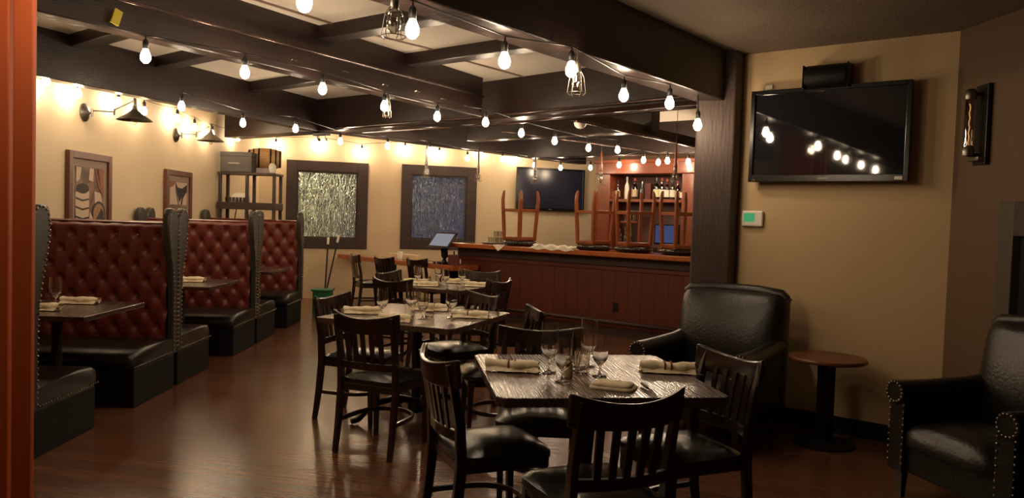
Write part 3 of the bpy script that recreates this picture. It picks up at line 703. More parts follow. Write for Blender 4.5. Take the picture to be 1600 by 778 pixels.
def put_bench(y, facing_cam, label):
    global first
    x = bx(y)
    if facing_cam:   # rotated 180: aisle end must stay at the aisle -> use mirrored copy
        loc = (x, y, 0); o = copy_tree(bench_m, loc, yaw_b, label, BG); fit_len(o, y)
    else:
        loc = (x, y+.003, 0)
        if first: bench.location = loc; bench.rotation_euler = (0, 0, yaw_b); bench['label'] = label; bench['group'] = BG; first = False; fit_len(bench, y)
        else: fit_len(copy_tree(bench, loc, yaw_b, label, BG), y)
# mirrored version: mesh data mirrored in y
def mirror_tree(o, parent=None):
    c = o.copy(); COL.objects.link(c)
    if o.data:
        me = o.data.copy(); me.transform(Matrix.Diagonal((1, -1, 1, 1))); me.flip_normals(); c.data = me; c.location = (o.location.x, -o.location.y, o.location.z)
    if parent: c.parent = parent
    for ch in list(o.children): mirror_tree(ch, c)
    return c
bench_m = mirror_tree(bench)
bench_m.location = (bx(DIV[1]), DIV[1]-.003, 0); bench_m.rotation_euler = (0, 0, yaw_b); fit_len(bench_m, DIV[1])
tag(bench_m, 'nearest red tufted booth bench facing the camera, behind the first booth table', 'booth bench', BG)
put_bench(DIV[0], False, 'booth bench cut by the door casing, its back to the camera')
put_bench(DIV[1], False, 'booth bench back to back with the nearest camera-facing one')
put_bench(DIV[2], True, 'middle red tufted booth bench facing the camera')
put_bench(DIV[2], False, 'booth bench back to back with the middle camera-facing one')
put_bench(DIV[3], True, 'farthest red tufted booth bench facing the camera, before the green bin')
def booth_table(y0, y1, label):
    xa = bx((y0+y1)/2); r = thing('booth_table', label, 'table', (xa, (y0+y1)/2, 0), yaw_b, 'booth tables'); fit_len(r, (y0+y1)/2)
    d = y1-y0
    MB().prism([(-BL+.01, -d/2), (-.0, -d/2), (-.0, d/2), (-BL+.01, d/2)], .725, .76).obj('tabletop', 'table', r, bevel=.005)
    MB().lathe([(.04, .03), (.035, .06), (.035, .70)], (-.42, 0, 0), seg=14).obj('pedestal', 'iron', r, smooth=True, auto=50)
    MB().box((-.42, 0, .71), (.4, .3, .03)).obj('support_plate', 'iron', r)
    MB().box((-.42, 0, .015), (.5, .07, .03)).box((-.42, 0, .016), (.07, .42, .03)).obj('foot', 'iron', r, bevel=.008)
booth_table(4.86, 5.72, 'first booth table at the left edge, set with a glass and napkin')
booth_table(6.98, 7.84, 'second booth table with a rolled napkin')
booth_table(8.95, 9.78, 'third booth table, farthest along the left wall')
goblet(-3.21, 5.40, .20, .040, 'stemmed glass on the first booth table', 'booth glass')
rolled_napkin(-3.10, 5.52, .05, 'rolled napkin behind the glass on the first booth table', 'booth napkins', .26, False, knife=False)
rolled_napkin(-3.13, 5.12, .0, 'napkin at the near left of the first booth table beside the door casing', 'booth napkins', .24, False, knife=False)
rolled_napkin(-3.11, 7.45, .05, 'rolled napkin on the second booth table', 'booth napkins', .27, False, knife=False)

# ------------------------------------------------------------------ left wall pictures, sconces
wl_yaw = math.atan(.045)     # local x runs into the room, local y along the wall
def picture(y, w_, z0, z1, label, kind):
    r = thing('framed_picture', label, 'picture', (LW(y)+.004, y, 0), wl_yaw, 'framed photographs on the left wall')
    f = .065; m = MB()
    for a, b, c, d in ((-w_/2, -w_/2+f, z0, z1), (w_/2-f, w_/2, z0, z1), (-w_/2+f, w_/2-f, z0, z0+f), (-w_/2+f, w_/2-f, z1-f, z1)): m.box((.02, (a+b)/2, (c+d)/2), (.04, b-a, d-c))
    m.obj('frame', 'frame', r, bevel=.004)
    MB().box((.012, 0, (z0+z1)/2), (.008, w_-2*f+.01, z1-z0-2*f+.01)).obj('mat_board', 'mat_board', r)
    pw, ph = w_-2*f-.14, z1-z0-2*f-.14; zc = (z0+z1)/2
    MB().box((.0175, 0, zc), (.003, pw, ph)).obj('photograph', mat('photo_'+kind, (.30, .16, .09), .5, noise=((.07, .035, .03), 7, (1, 1, 1))), r)
    cream = mat('photo_cream_'+kind, (.60, .45, .33), .6); dark = mat('photo_dark_'+kind, (.02, .017, .02), .6); rust = mat('photo_rust_'+kind, (.30, .09, .05), .6)
    X = .0195
    def shape(poly, mt, nm='print_shape'):
        m = MB(); a = [m.bm.verts.new((X, y_*pw/2, zc+z_*ph/2)) for y_, z_ in poly]; b = [m.bm.verts.new((X+shape.k, y_*pw/2, zc+z_*ph/2)) for y_, z_ in poly]; n = len(poly)
        for k in range(n): m.bm.faces.new((a[k], a[(k+1) % n], b[(k+1) % n], b[k]))
        m.bm.faces.new(a[::-1]); m.bm.faces.new(b); m.obj(nm, mt, r); shape.k += .0004
    shape.k = .0006
    ell = lambda cx, cz, rx, rz_, n=18, a0=0, a1=2*PI: [(cx+rx*math.cos(a0+(a1-a0)*k/n), cz+rz_*math.sin(a0+(a1-a0)*k/n)) for k in range(n if a1-a0 > 6.2 else n+1)]
    if kind == 'barrels':
        shape([(-.98, .2), (-.95, -.6), (-.85, -.98), (-.2, -.98), (-.05, -.5), (-.05, .25)], cream)
        for zz in (.02, -.26, -.56, -.82): shape([(-.96, zz+.03), (-.5, zz-.05), (-.05, zz), (-.05, zz-.05), (-.5, zz-.11), (-.95, zz-.03)], dark)
        shape(ell(-.5, .32, .42, .16), dark)
        shape([(-.95, .98), (-.95, .5), (-.7, .62), (-.6, .98)], cream); shape([(-.05, .98), (-.1, .6), (.2, .55), (.25, .98)], cream)
        shape([(.3, .98), (.95, .98), (.95, .1), (.6, .4)], rust); shape([(.4, .98), (.6, .98), (.8, .2), (.75, .35)], dark)
        shape([(.3, .25), (.75, .2), (.9, -.2), (.35, -.15)], cream)
        shape(ell(.62, -.52, .5, .46), dark); shape(ell(.62, -.50, .40, .36), mat('photo_tan', (.34, .19, .10), .6)); shape([(.35, -.7), (.8, -.3), (.97, -.4), (.97, -.9), (.6, -.98)], dark)
        shape([(-.1, -.98), (.0, -.4), (.25, -.7), (.6, -.98)], cream)
    else:
        shape([(-.98, .98), (.98, .98), (.98, .0), (-.98, .0)], cream)
        shape([(-.98, .98), (-.98, .72), (-.6, .8), (-.35, .98)], rust)
        shape([(-.4, .98), (-.2, .5), (.05, .0), (.25, .0), (.45, .5), (.98, .85), (.98, .6), (.55, .3), (.4, .0), (-.05, .0), (-.35, .6)], dark)
        shape([(-.4, .98), (-.1, .75), (.4, .72), (.98, .9), (.98, .55), (.5, .45), (.1, .1), (-.15, .45)], dark)
        shape([(-.98, -.05), (.98, -.05), (.98, -.98), (-.98, -.98)], mat('photo_olive', (.15, .11, .07), .6))
        shape(ell(-.2, -.55, .75, .40, 20), rust)
    return r
picture(7.245, .80, 1.10, 1.96, 'larger-looking framed print of stacked barrels on the left wall, nearer one', 'barrels')
picture(9.385, .80, 1.10, 1.925, 'framed print in the left wall nearer the corner shelf', 'arches')
def wall_sconce(y, zc, reach, label):
    r = thing('swing_arm_sconce', label, 'wall lamp', (LW(y)+.001, y, zc), wl_yaw, 'swing arm lamps on the left wall')
    rot = Matrix.Rotation(PI/2, 4, 'Y')
    MB().lathe([(.085, 0), (.085, .012), (.06, .03), (.03, .04), (.015, .05)], seg=24, mtx=rot).obj('wall_plate', 'pewter', r, smooth=True, auto=40)
    MB().tube([(.05, 0, 0), (.075, 0, 0)], .012, 8).tube([(.075, 0, -.035), (.075, 0, .035)], .010, 8).obj('joint', 'pewter', r, smooth=True, auto=40)
    MB().tube([(.075, 0, .02), (reach*.55, .05, .02)], .006, 8).tube([(reach*.55, .05, -.01), (reach*.55, .05, .05)], .009, 8).tube([(reach*.55, .05, .04), (reach*.85, .02, .10), (reach, 0, .13)], .006, 8).obj('swing_arm', 'pewter', r, smooth=True, auto=40)
    m = MB(); R_ = .155; pr = [(.018, .09), (.022, .05), (.035, .03), (R_*.6, -.012), (R_, -.055), (R_+.002, -.058), (R_*.6, -.018), (.03, .02)]
    m.lathe(pr, (reach, 0, .0), seg=28, cap=False).obj('lamp_shade', 'pewter', r, smooth=True, auto=60)
    MB().lathe([(.012, .15), (.016, .13), (.02, .08), (.018, .05)], (reach, 0, 0), seg=12).obj('socket', 'pewter', r, smooth=True)
    MB().lathe([(.012, .03), (.026, -.02), (.03, -.06), (.022, -.088), (.004, -.098)], (reach, 0, 0), seg=14).obj('glass_bulb', 'glass', r, smooth=True)
wall_sconce(7.17, 2.33, .46, 'swing arm wall lamp with a cone shade above the nearer picture')
wall_sconce(9.32, 2.35, .42, 'swing arm wall lamp with a cone shade near the farther picture')

# ------------------------------------------------------------------ corner shelf unit with things
r = thing('shelf_unit', 'dark open shelf unit in the far left corner behind the booths', 'shelf', (-3.74, 10.94, 0), 0)
for x in (-.38, .0, .38):
    for y in (-.15, .15): MB().box((x, y, .985), (.04, .04, 1.97)).obj('post', 'dark_trim', r)
for z_, th in ((1.985, .03), (1.53, .10), (1.05, .06), (.5, .06), (.12, .05)):
    MB().box((0, 0, z_), (.82, .36, th)).obj('shelf_board', 'dark_trim', r, bevel=.003)
m = MB()
for s in (-1, 1): m.tube([(-.18-.15*s, .17, 1.06), (-.18-.08*s, .17, 1.48)], .008, 6)
m.obj('brace', 'dark_trim', r)
r = thing('storage_box', 'grey cardboard box with small white lettering on top of the shelf unit', 'box', (-3.89, 10.85, 2.001), 0)
MB().box((0, 0, .11), (.44, .20, .22)).obj('carton', 'gray_box', r, bevel=.004); MB().box((0, 0, .25), (.445, .204, .06)).obj('lid', 'gray_box', r, bevel=.004)
def text(s, name, size, m, parent, loc, rot, ext=.0008):
    c = bpy.data.curves.new(name, 'FONT'); c.body = s; c.size = size; c.extrude = ext; c.align_x = 'CENTER'; c.align_y = 'CENTER'
    o = bpy.data.objects.new(name, c); COL.objects.link(o)
    dg = bpy.context.evaluated_depsgraph_get(); me = bpy.data.meshes.new_from_object(o.evaluated_get(dg)); bpy.data.objects.remove(o); bpy.data.curves.remove(c)
    o = bpy.data.objects.new(name, me); COL.objects.link(o); me.materials.clear(); me.materials.append(M[m]); o.location = loc; o.rotation_euler = rot
    if parent: o.parent = parent
    return o
text('WOODFORD', 'lettering', .026, 'white_plastic', r, (-.02, -.1215, .12), (PI/2, 0, 0))
r = thing('small_barrel', 'small pale oak barrel with dark hoops lying on the shelf unit', 'barrel', (-3.61, 11.13, 2.001), .30)
rot = Matrix.Rotation(PI/2, 4, 'Y')
MB().lathe([(.115, -.23), (.145, -.13), (.155, 0), (.145, .13), (.115, .23)], (0, 0, .22), seg=24, mtx=rot).obj('barrel_body', 'barrel', r, smooth=True, auto=40)
for x, rr in ((-.21, .122), (-.15, .139), (-.08, .151), (.08, .151), (.15, .139), (.21, .122)): MB().lathe([(rr-.004, -.012), (rr+.003, -.012), (rr+.003, .012), (rr-.004, .012)], (x, 0, .22), seg=24, mtx=rot, cap=False).obj('hoop', 'iron', r)
MB().bar((-.15, -.07, .04), (.15, -.07, .04), .04, .08).bar((-.15, .07, .04), (.15, .07, .04), .04, .08).obj('cradle', 'redwood', r)
tag(MB().lathe([(.04, 0), (.05, .02), (.05, .10), (.035, .13), (.02, .14)], (-3.40, 10.82, 2.001), seg=14).obj('white_jug', 'white_plastic', smooth=True), 'small white jug at the right end of the shelf top', 'jug')
for i in range(7): tumbler(-4.05+.05*i, 10.85, .07, .02, 'small glass in the row on the middle board of the shelf unit', 'row of small glasses on the shelf unit', 1.58, 'glass_clear')
tag(MB().cushion(.24, .14, 1.58, 1.70, .03, c=(-3.90, 11.0), e=3).obj('napkin_pile', 'paper', smooth=True), 'pale pile of linens on the middle board of the shelf unit', 'linen')

# ------------------------------------------------------------------ green bin and mops
r = thing('green_bin', 'square green plastic bin on the floor past the last booth', 'bin', (-2.69, 10.98, 0), .1)
m = MB(); m.prism([(-.13, -.13), (.13, -.13), (.13, .13), (-.13, .13)], 0, .36); m.obj('bin_body', 'bin', r, bevel=.02)
MB().box((0, 0, .37), (.30, .30, .03)).obj('rim', 'bin', r, bevel=.006)
for (x0, y0, x1, y1, zt, lb) in ((-2.67, 11.02, -2.70, 11.25, 1.02, 'dark pole with a white sleeve leaning behind the green bin'), (-2.66, 11.09, -2.58, 11.33, 1.05, 'second dark pole leaning right behind the green bin')):
    r = thing('mop_handle', lb, 'mop', (x0, y0, .385), 0)
    MB().tube([(0, 0, 0), (x1-x0, y1-y0, zt-.385)], .012, 8).obj('pole', 'iron', r)
    d = Vector((x1-x0, y1-y0, zt-.385)); MB().tube([tuple(d*.98), tuple(d*1.14)], .018, 8).obj('grip', 'white_plastic', r)

# ------------------------------------------------------------------ wall counter
cd_ = unit(1.88, -1.92); cn = (-cd_[1]*1, cd_[0]*1)
cn = (cd_[1]*-1, cd_[0])
p0, p1 = Vector((-2.89, 13.0, 0)), Vector((-1.01, 11.08, 0)); cn = Vector((.714, .70, 0)); dv = Vector((*cd_, 0))
r = thing('wall_counter', 'narrow reddish wooden counter with a pointed left end below the windows', 'counter')
q = [p0-dv*.12, p1+dv*.25, p1+dv*.25+cn*.50, p0+cn*.35]
MB().prism([(v.x, v.y) for v in q], .70, .775).obj('countertop', 'bartop', r, bevel=.006)
for t in (.35, .95): c = p0.lerp(p1, t)+cn*.3; MB().box((c.x, c.y, .35), (.06, .3, .70), face_rz(cn.x, cn.y)).obj('support_panel', 'black', r)
c = p0.lerp(p1, .52)+cn*.30
rebase(r, p0.x, p0.y, math.atan2(dv.y, dv.x))
tag(MB().box((c.x+.0, c.y, .815), (.75, .10, .08), math.atan2(dv.y, dv.x)).obj('cream_box', 'wall', bevel=.004), 'long low cream box lying on the wall counter behind the chairs', 'box')
c = p0.lerp(p1, .53)+cn*.18
tag(MB().lathe([(.035, 0), (.045, .12), (.042, .12), (.032, .006)], (c.x, c.y, .776), seg=16, cap=False).obj('white_cup', 'white_plastic', smooth=True), 'pale cup on the wall counter below the gap between the windows', 'cup')
# order terminal
c = p0.lerp(p1, .96)+cn*.22
r = thing('order_terminal', 'tilted touch screen order terminal on a black stand at the counter', 'terminal', (c.x-.10, c.y, .776), math.radians(-38))
MB().box((0, 0, .015), (.20, .20, .03)).obj('base', 'black', r, bevel=.006)
MB().sweep([(0, .05, .02), (0, .06, .10), (0, .03, .30)], (.10, .05)).obj('stand', 'black', r, bevel=.006)
tm = Matrix.Translation((0, 0, .345)) @ Matrix.Rotation(math.radians(48), 4, 'X')
m = MB(); m.box((0, 0, 0), (.42, .31, .025), mtx=tm); m.obj('screen_housing', 'tvframe', r, bevel=.006)
m = MB(); m.box((0, 0, .0135), (.36, .235, .002), mtx=tm); m.obj('display', 'pos', r)
c = p1 + cn*.12 + dv*.13
r = thing('wooden_caddy', 'small brown wooden caddy beside the order terminal', 'caddy', (c.x, c.y, .776), 0)
MB().box((0, 0, .075), (.16, .13, .15)).obj('caddy_body', 'redpanel', r, bevel=.004); MB().bar((0, 0, .15), (0, 0, .20), .02, .02).obj('handle', 'darkwood', r)
c = p1 + cn*.06 - dv*.30
tag(MB().lathe([(.05, 0), (.075, .012), (.077, .018), (.05, .006)], (c.x, c.y, .776), seg=20, cap=False).obj('white_dish', 'white_plastic', smooth=True), 'small white dish on the counter in front of the order terminal', 'dish')

# ------------------------------------------------------------------ bar
B0 = Vector((-.98, 11.40, 0)); AV = Vector((*A_, 0)); CV = Vector((*C_, 0)); BLN = 4.3
def bp(s, o): v = B0 + CV*s + AV*o; return (v.x, v.y)
r = thing('bar_counter', 'long red-panelled bar with a glossy orange-brown wooden top', 'bar')
MB().prism([bp(0, 0), bp(BLN, 0), bp(BLN, .62), bp(0, .62)], 1.025, 1.09).obj('bar_top', 'bartop', r, bevel=.012)
MB().prism([bp(.10, .24), bp(BLN, .24), bp(BLN, .55), bp(.10, .55)], .0, 1.024).obj('body', 'redpanel', r)
MB().prism([bp(.06, .19), bp(BLN, .19), bp(BLN, .24), bp(.06, .24)], .90, 1.024).obj('moulding', 'dark_trim', r, bevel=.01)
MB().prism([bp(.06, .21), bp(BLN, .21), bp(BLN, .24), bp(.06, .24)], .84, .90).obj('moulding', 'redpanel', r, bevel=.01)
k = 0; s = .10
while s < BLN-.1:
    w_ = .19
    MB().prism([bp(s+.001, .226), bp(s+w_-.001, .226), bp(s+w_-.001, .241), bp(s+.001, .241)], .10, .84).obj('panel_board', 'redpanel', r, bevel=.0015); s += w_
MB().prism([bp(.06, .20), bp(BLN, .20), bp(BLN, .24), bp(.06, .24)], 0, .10).obj('kick_board', 'dark_trim', r)
a, b = Vector((*bp(.15, .05), .2)), Vector((*bp(BLN, .05), .2))
MB().tube([a, b], .028, 10).obj('foot_rail', 'dark_trim', r, smooth=True)
for s in (.3, 1.3, 2.3, 3.3): MB().bar((*bp(s, .06), .2), (*bp(s, .21), .16), .03, .03).obj('rail_bracket', 'iron', r)
v = bp(2.78, .222); MB().box((v[0], v[1], .37), (.07, .012, .12), face_rz(*A_)).obj('outlet', 'black', r)
rebase(r, B0.x, B0.y, math.atan2(C_[1], C_[0]))
# things on the bar
BT = 1.092
def make_stool():
    """upturned stool: seat on the bar, legs in the air"""
    r = thing('bar_stool', 'x', 'bar stool')
    MB().lathe([(.19, 0), (.225, .012), (.243, .035), (.238, .06), (.215, .068)], seg=32).obj('seat_cushion', 'vinyl', r, smooth=True, auto=60)
    m = MB()
    for k in range(44): a = 2*PI*k/44; m.ball((.244*math.cos(a), .244*math.sin(a), .045), .0065, 6)
    m.obj('nailhead_trim', 'pewter', r, smooth=True, kind='stuff')
    MB().box((0, 0, .082), (.30, .30, .026)).obj('apron', 'stool', r, bevel=.006)
    for a in range(4):
        an = PI/4 + a*PI/2; c_, s_ = math.cos(an), math.sin(an)
        pts = [(c_*(.215+q_), s_*(.215+q_), z_) for q_, z_ in ((0, .07), (.012, .30), (.028, .52), (.036, .65), (.028, .73), (.018, .78))]
        MB().sweep(pts, [(.04, .04), (.042, .042), (.042, .042), (.040, .040), (.034, .034), (.02, .02)], side=(1, 0, 0)).obj('leg', 'stool', r, bevel=.006)
    for a in range(4):
        an, bn = PI/4+a*PI/2, PI/4+(a+1)*PI/2; q_ = .240
        MB().bar((math.cos(an)*q_, math.sin(an)*q_, .50), (math.cos(bn)*q_, math.sin(bn)*q_, .50), .028, .04).obj('stretcher', 'stool', r, bevel=.003)
        q_ = .218
        MB().bar((math.cos(an)*q_, math.sin(an)*q_, .105), (math.cos(bn)*q_, math.sin(bn)*q_, .105), .026, .04).obj('seat_rail', 'stool', r, bevel=.003)
    return r
st = make_stool(); SG = 'stools set upside down on the bar'
for i, (x, y, rz, lb) in enumerate([(.10, 10.92, .80, 'upturned wooden stool standing alone before the far screen'), (1.08, 10.16, .62, 'upturned wooden stool left of the back bar bottles'), (1.55, 9.80, .30, 'upturned wooden stool before the bottle shelf'), (2.05, 9.41, .36, 'upturned wooden stool nearest the pillar')]):
    if i == 0: st.location = (x, y, BT); st.rotation_euler = (0, 0, rz); st['label'] = lb; st['group'] = SG
    else: copy_tree(st, (x, y, BT), rz, lb, SG)
v = bp(.62, .40)
r = thing('serving_tray', 'round metal tray of glasses at the left end of the bar', 'tray', (v[0], v[1], BT))
MB().lathe([(.19, 0), (.21, .02), (.206, .022), (.185, .004), (.01, .004)], seg=28, cap=False).obj('tray', 'pewter', r, smooth=True)
for k, (dx, dy, zz) in enumerate([(-.08, -.02, .006), (-.01, -.05, .006), (.06, -.04, .006), (.02, .05, .006), (.10, .03, .006), (.0, -.01, .098), (.06, .01, .098)]):
    tumbler(v[0]+dx, v[1]+dy, .09, .033, 'small clear glass on the tray at the left end of the bar', 'glasses on the bar tray', BT+zz, 'glass')
def paper(name, cx, cy, w_, d_, rz, label, seed, crumple=.02, drape=0):
    rnd = random.Random(seed); ph = [rnd.random()*6 for _ in range(6)]
    def fn(u, v):
        x, y = (u-.5)*w_, (v-.5)*d_
        z_ = crumple*(.5+.5*math.sin(x*31+ph[0])*math.sin(y*27+ph[1]))+.004
        if drape and v < drape: z_ -= (drape-v)*d_*.9; y = (drape-.5)*d_-.004
        return Vector((x*(1+.12*math.sin(9*v+ph[2])), y+.02*math.sin(8*u+ph[3])*(0 if drape and v < drape else 1), z_))
    o = MB().grid(fn, 24, 16).obj(name, 'paper', smooth=True); o.location = (cx, cy, BT); o.rotation_euler = (0, 0, rz); tag(o, label, 'cloth')
c = bp(1.90, .078); paper('white_cloth', c[0], c[1], .68, .27, math.atan2(C_[1], C_[0]), 'rumpled white cloth spread on the bar between the stools', 3, .05, .20)
c = bp(.98, .07); r_ = thing('bar_napkin', 'white napkin hanging over the bar edge left of the lone stool', 'napkin', (c[0], c[1], BT), math.atan2(C_[1], C_[0]))
m = MB(); ps = [(-.10, .06, .003), (.10, .06, .003), (.13, -.075, .003), (-.08, -.075, .003), (.02, -.082, -.085)]
vs = [m.bm.verts.new(p) for p in ps]; m.bm.faces.new(vs[:4]); m.bm.faces.new((vs[3], vs[2], vs[4])); o = m.obj('linen', 'paper', r_); sm = o.modifiers.new('thick', 'SOLIDIFY'); sm.thickness = .003; sm.offset = 1

# ------------------------------------------------------------------ back bar
K0 = Vector((1.30, 11.98, 0)) 
def kb(s, o): v = K0 + CV*s + AV*o; return (v.x, v.y)
r = thing('back_bar_cabinet', 'tall red-brown wooden back bar cabinet with shelf and cornice', 'cabinet')
KL = 3.2
MB().prism([kb(0, 0), kb(.22, 0), kb(.22, .5), kb(0, .5)], 0, 2.22).obj('side_panel', 'redwood', r, bevel=.006)
MB().prism([kb(-.03, -.04), kb(KL, -.04), kb(KL, .5), kb(-.03, .5)], 2.20, 2.38).obj('cornice', 'redwood', r, bevel=.012)
MB().prism([kb(-.05, -.07), kb(KL, -.07), kb(KL, -.02), kb(-.05, -.02)], 2.36, 2.42).obj('cornice_cap', 'redwood', r, bevel=.01)
MB().prism([kb(.22, .44), kb(KL, .44), kb(KL, .5), kb(.22, .5)], 0, 2.2).obj('back_panel', mat('mauve_wood', (.13, .055, .045), .5), r)
MB().prism([kb(1.42, 0), kb(1.60, 0), kb(1.60, .44), kb(1.42, .44)], 0, 2.2).obj('divider', 'redwood', r, bevel=.006)
MB().prism([kb(1.60, .02), kb(2.4, .02), kb(2.4, .05), kb(1.60, .05)], 1.83, 2.2).obj('door', 'redwood', r, bevel=.004)
for zz, s0, s1, o0 in ((1.78, .22, 1.42, -.0), (1.78, 1.60, KL, 0)): MB().prism([kb(s0, o0), kb(s1, o0), kb(s1, .44), kb(s0, .44)], zz, zz+.045).obj('shelf_board', 'redwood', r, bevel=.004)
MB().prism([kb(.22, -.15), kb(KL, -.15), kb(KL, .44), kb(.22, .44)], .88, .93).obj('work_top', 'redwood', r, bevel=.004)
MB().prism([kb(.22, -.12), kb(KL, -.12), kb(KL, .44), kb(.22, .44)], 0, .88).obj('base_cabinet', 'redpanel', r)
rebase(r, K0.x, K0.y, math.atan2(C_[1], C_[0]))
def bottle(x, y, z_, h, rr, gm, labelm, capm, label):
    r = thing('bottle', label, 'bottle', (x, y, z_), face_rz(*A_), 'bottles on the back bar')
    MB().lathe([(rr*.9, 0), (rr, .01), (rr, h*.55), (rr*.8, h*.64), (rr*.36, h*.74), (rr*.34, h*.9), (rr*.42, h*.91), (rr*.42, h*.94)], seg=14).obj('bottle_glass', gm, r, smooth=True, auto=50)
    if capm: MB().lathe([(rr*.44, h*.86), (rr*.46, h)], seg=12).obj('cap', capm, r, smooth=True, auto=50)
    if labelm:
        MB().lathe([(rr*1.03, h*.12), (rr*1.03, h*.46)], seg=14, cap=False).obj('paper_label', labelm, r, smooth=True)
mt_t = mat('tan_label', (.55, .42, .26), .6); mt_r = mat('red_cap', (.35, .06, .03), .4); mt_y = mat('pale_yellow_label', (.75, .68, .4), .6); mt_w = mat('off_white_bottle', (.72, .70, .62), .3)
xs = [(.24, .29, .040, 'glass_clear', mt_t, 'cup_black', 'clear bottle with a dark cap, leftmost on the back bar shelf'),
      (.40, .345, .036, mt_w, 'paper', mt_w, 'tall white bottle on the back bar shelf'),
      (.535, .325, .046, 'glass_amber', mt_t, mt_r, 'squarish bottle with a tan label and reddish neck'),
      (.665, .27, .035, 'glass_clear', None, 'steel', 'slim clear bottle next to the tan-labelled one'),
      (.90, .33, .046, 'glass_green', mt_y, 'glass_green', 'green bottle with a yellow label on the back bar shelf'),
      (.99, .32, .038, 'glass_clear', 'paper', mt_r, 'clear bottle with a white label right of the green one'),
      (1.075, .31, .036, 'glass_amber', 'paper', mt_r, 'amber bottle with a white label right of the green one'),
      (1.165, .31, .038, 'glass_clear', 'paper', 'cup_black', 'clear white-labelled bottle near the divider'),
      (1.25, .27, .04, 'glass_amber', mt_t, mt_r, 'short amber bottle near the divider'),
      (1.335, .24, .042, 'cup_black', 'paper', 'cup_black', 'dark squat bottle at the divider')]
for s, h, rr, g, lm, cm, lb in xs:
    x, y = kb(s+.03, .16); bottle(x, y, 1.826, h, rr, g, lm, cm, lb)
x, y = kb(.79, .2); tag(MB().box((x, y, 1.947), (.09, .09, .24), face_rz(*A_)).obj('gift_box', 'redpanel', bevel=.004), 'slim brown carton between the bottles on the back bar shelf', 'box')
x, y = kb(.62, .34); tag(MB().box((x, y, 1.95), (.24, .02, .24), face_rz(*A_)).obj('dark_sign', 'gray_box', bevel=.004), 'small dark panel leaning behind the bottles', 'panel')
rnd = random.Random(5)
for i in range(9):
    x, y = kb(.42+.085*(i % 3)+rnd.random()*.02, .02+.02*(i//3)); zz = .932 + .0
    bottle(x, y+(i//3)*.10, .931, [.30, .34, .38][i % 3]+.07*(i//3), .035, ['glass_clear', 'glass_amber', 'glass_clear'][i % 3], [mt_t, None, 'paper'][(i+i//3) % 3], 'steel', 'bottle crowded on the back bar work top behind the third stool')
# upside-down glasses rack
for i in range(6):
    x, y = kb(.47+.07*(i % 3), .10+.08*(i//3)); tumbler(x, y, .12, .03, 'clear glass on the low riser behind the third stool', 'riser glasses', 1.49, 'ice')
tag(MB().prism([kb(.40, .05), kb(.68, .05), kb(.68, .24), kb(.40, .24)], 1.465, 1.489).obj('glass_riser', 'redwood'), 'small wooden riser carrying glasses below the bottle shelf', 'riser')
for i, s in enumerate((.82, .92, 1.02)):
    x, y = kb(s, 0); tumbler(x, y, .18, .04, 'tall mixing glass on the back bar work top', 'mixing glasses on the work top', .931, 'ice' if i != 1 else 'steel')
x, y = kb(1.22, -.02)
r = thing('till_monitor', 'blue-lit till monitor on the back bar work top behind a stool', 'monitor', (x, y, .931), face_rz(*A_)+.1)
MB().box((0, 0, .07), (.26, .2, .14)).obj('base', 'black', r, bevel=.01); MB().bar((0, .05, .1), (0, .05, .3), .06, .03).obj('stand', 'black', r)
MB().box((0, .0, .38), (.38, .035, .30)).obj('screen_housing', 'tvframe', r, bevel=.006); MB().box((0, -.0185, .385), (.34, .003, .25)).obj('display', 'pos_blue', r)
x, y = kb(1.78, -.02)
r = thing('receipt_printer', 'dark countertop machine with pale paper beside the till monitor', 'printer', (x, y, .931), face_rz(*A_))
MB().box((0, 0, .13), (.34, .26, .26)).obj('housing', 'black', r, bevel=.03); m = MB(); m.prism([(-.12, 0), (.16, 0), (.13, .07), (-.06, .16)], -.02, .02, Matrix.Translation((0, 0, .262)) @ Matrix.Rotation(PI/2, 4, 'X')); m.obj('paper', 'cloth', r)

# ------------------------------------------------------------------ screens on walls
def tv(name, loc, rz, w_, h_, sm, label, tilt=0):
    """local +x right, -y toward the viewer; origin at the centre"""
    r = thing(name, label, 'television', loc, rz)
    if tilt: r.rotation_euler = (tilt, 0, rz)
    b = .032; m = MB()
    for c, d in (((-w_/2+b/2, -.01, 0), (b, .055, h_)), ((w_/2-b/2, -.01, 0), (b, .055, h_)), ((0, -.01, h_/2-b/2), (w_-2*b, .055, b)), ((0, -.01, -h_/2+b*.8), (w_-2*b, .055, b*1.6))): m.box(c, d)
    m.box((0, .02, 0), (w_-.02, .03, h_-.02)); m.obj('bezel', 'tvframe', r, bevel=.004)
    MB().box((0, -.018, .008), (w_-2*b, .004, h_-2.4*b)).obj('display', sm, r)
    MB().box((0, .05, 0), (.3, .06, .3)).obj('wall_mount', 'black', r)
    return r
wr = math.atan2(C_[1], C_[0])    # local x along the screen wall
def onwall(x, y, off): return (x - A_[0]*off, y - A_[1]*off)
wrm = math.atan2(R1[1]-R0[1], R1[0]-R0[0]); nwr = (math.sin(wrm)*-1, math.cos(wrm))
x, y = 2.275-nwr[0]*.085, 5.59-nwr[1]*.085
r = tv('wall_television', (x, y, 2.145), wrm, 1.10, .68, 'screen', 'large black television on the tan wall reflecting the string lights')
text('SAMSUNG', 'lettering', .016, 'white_plastic', r, (0, -.039, -.317), (PI/2, 0, 0))
MB().box((.49, -.0385, -.317), (.05, .002, .022)).obj('sticker', 'white_plastic', r); MB().box((-.50, -.0385, -.325), (.006, .002, .004)).obj('standby_light', 'led', r)
x, y = BW(3.64); x -= -BWd[1]*.085; y -= BWd[0]*.085
r = tv('wall_television', (x, y, 2.03), math.radians(16), 1.32, .78, 'screen2', 'dark bluish television on the back wall behind the bar')
text('SAMSUNG', 'lettering', .016, 'white_plastic', r, (0, -.039, -.367), (PI/2, 0, 0))
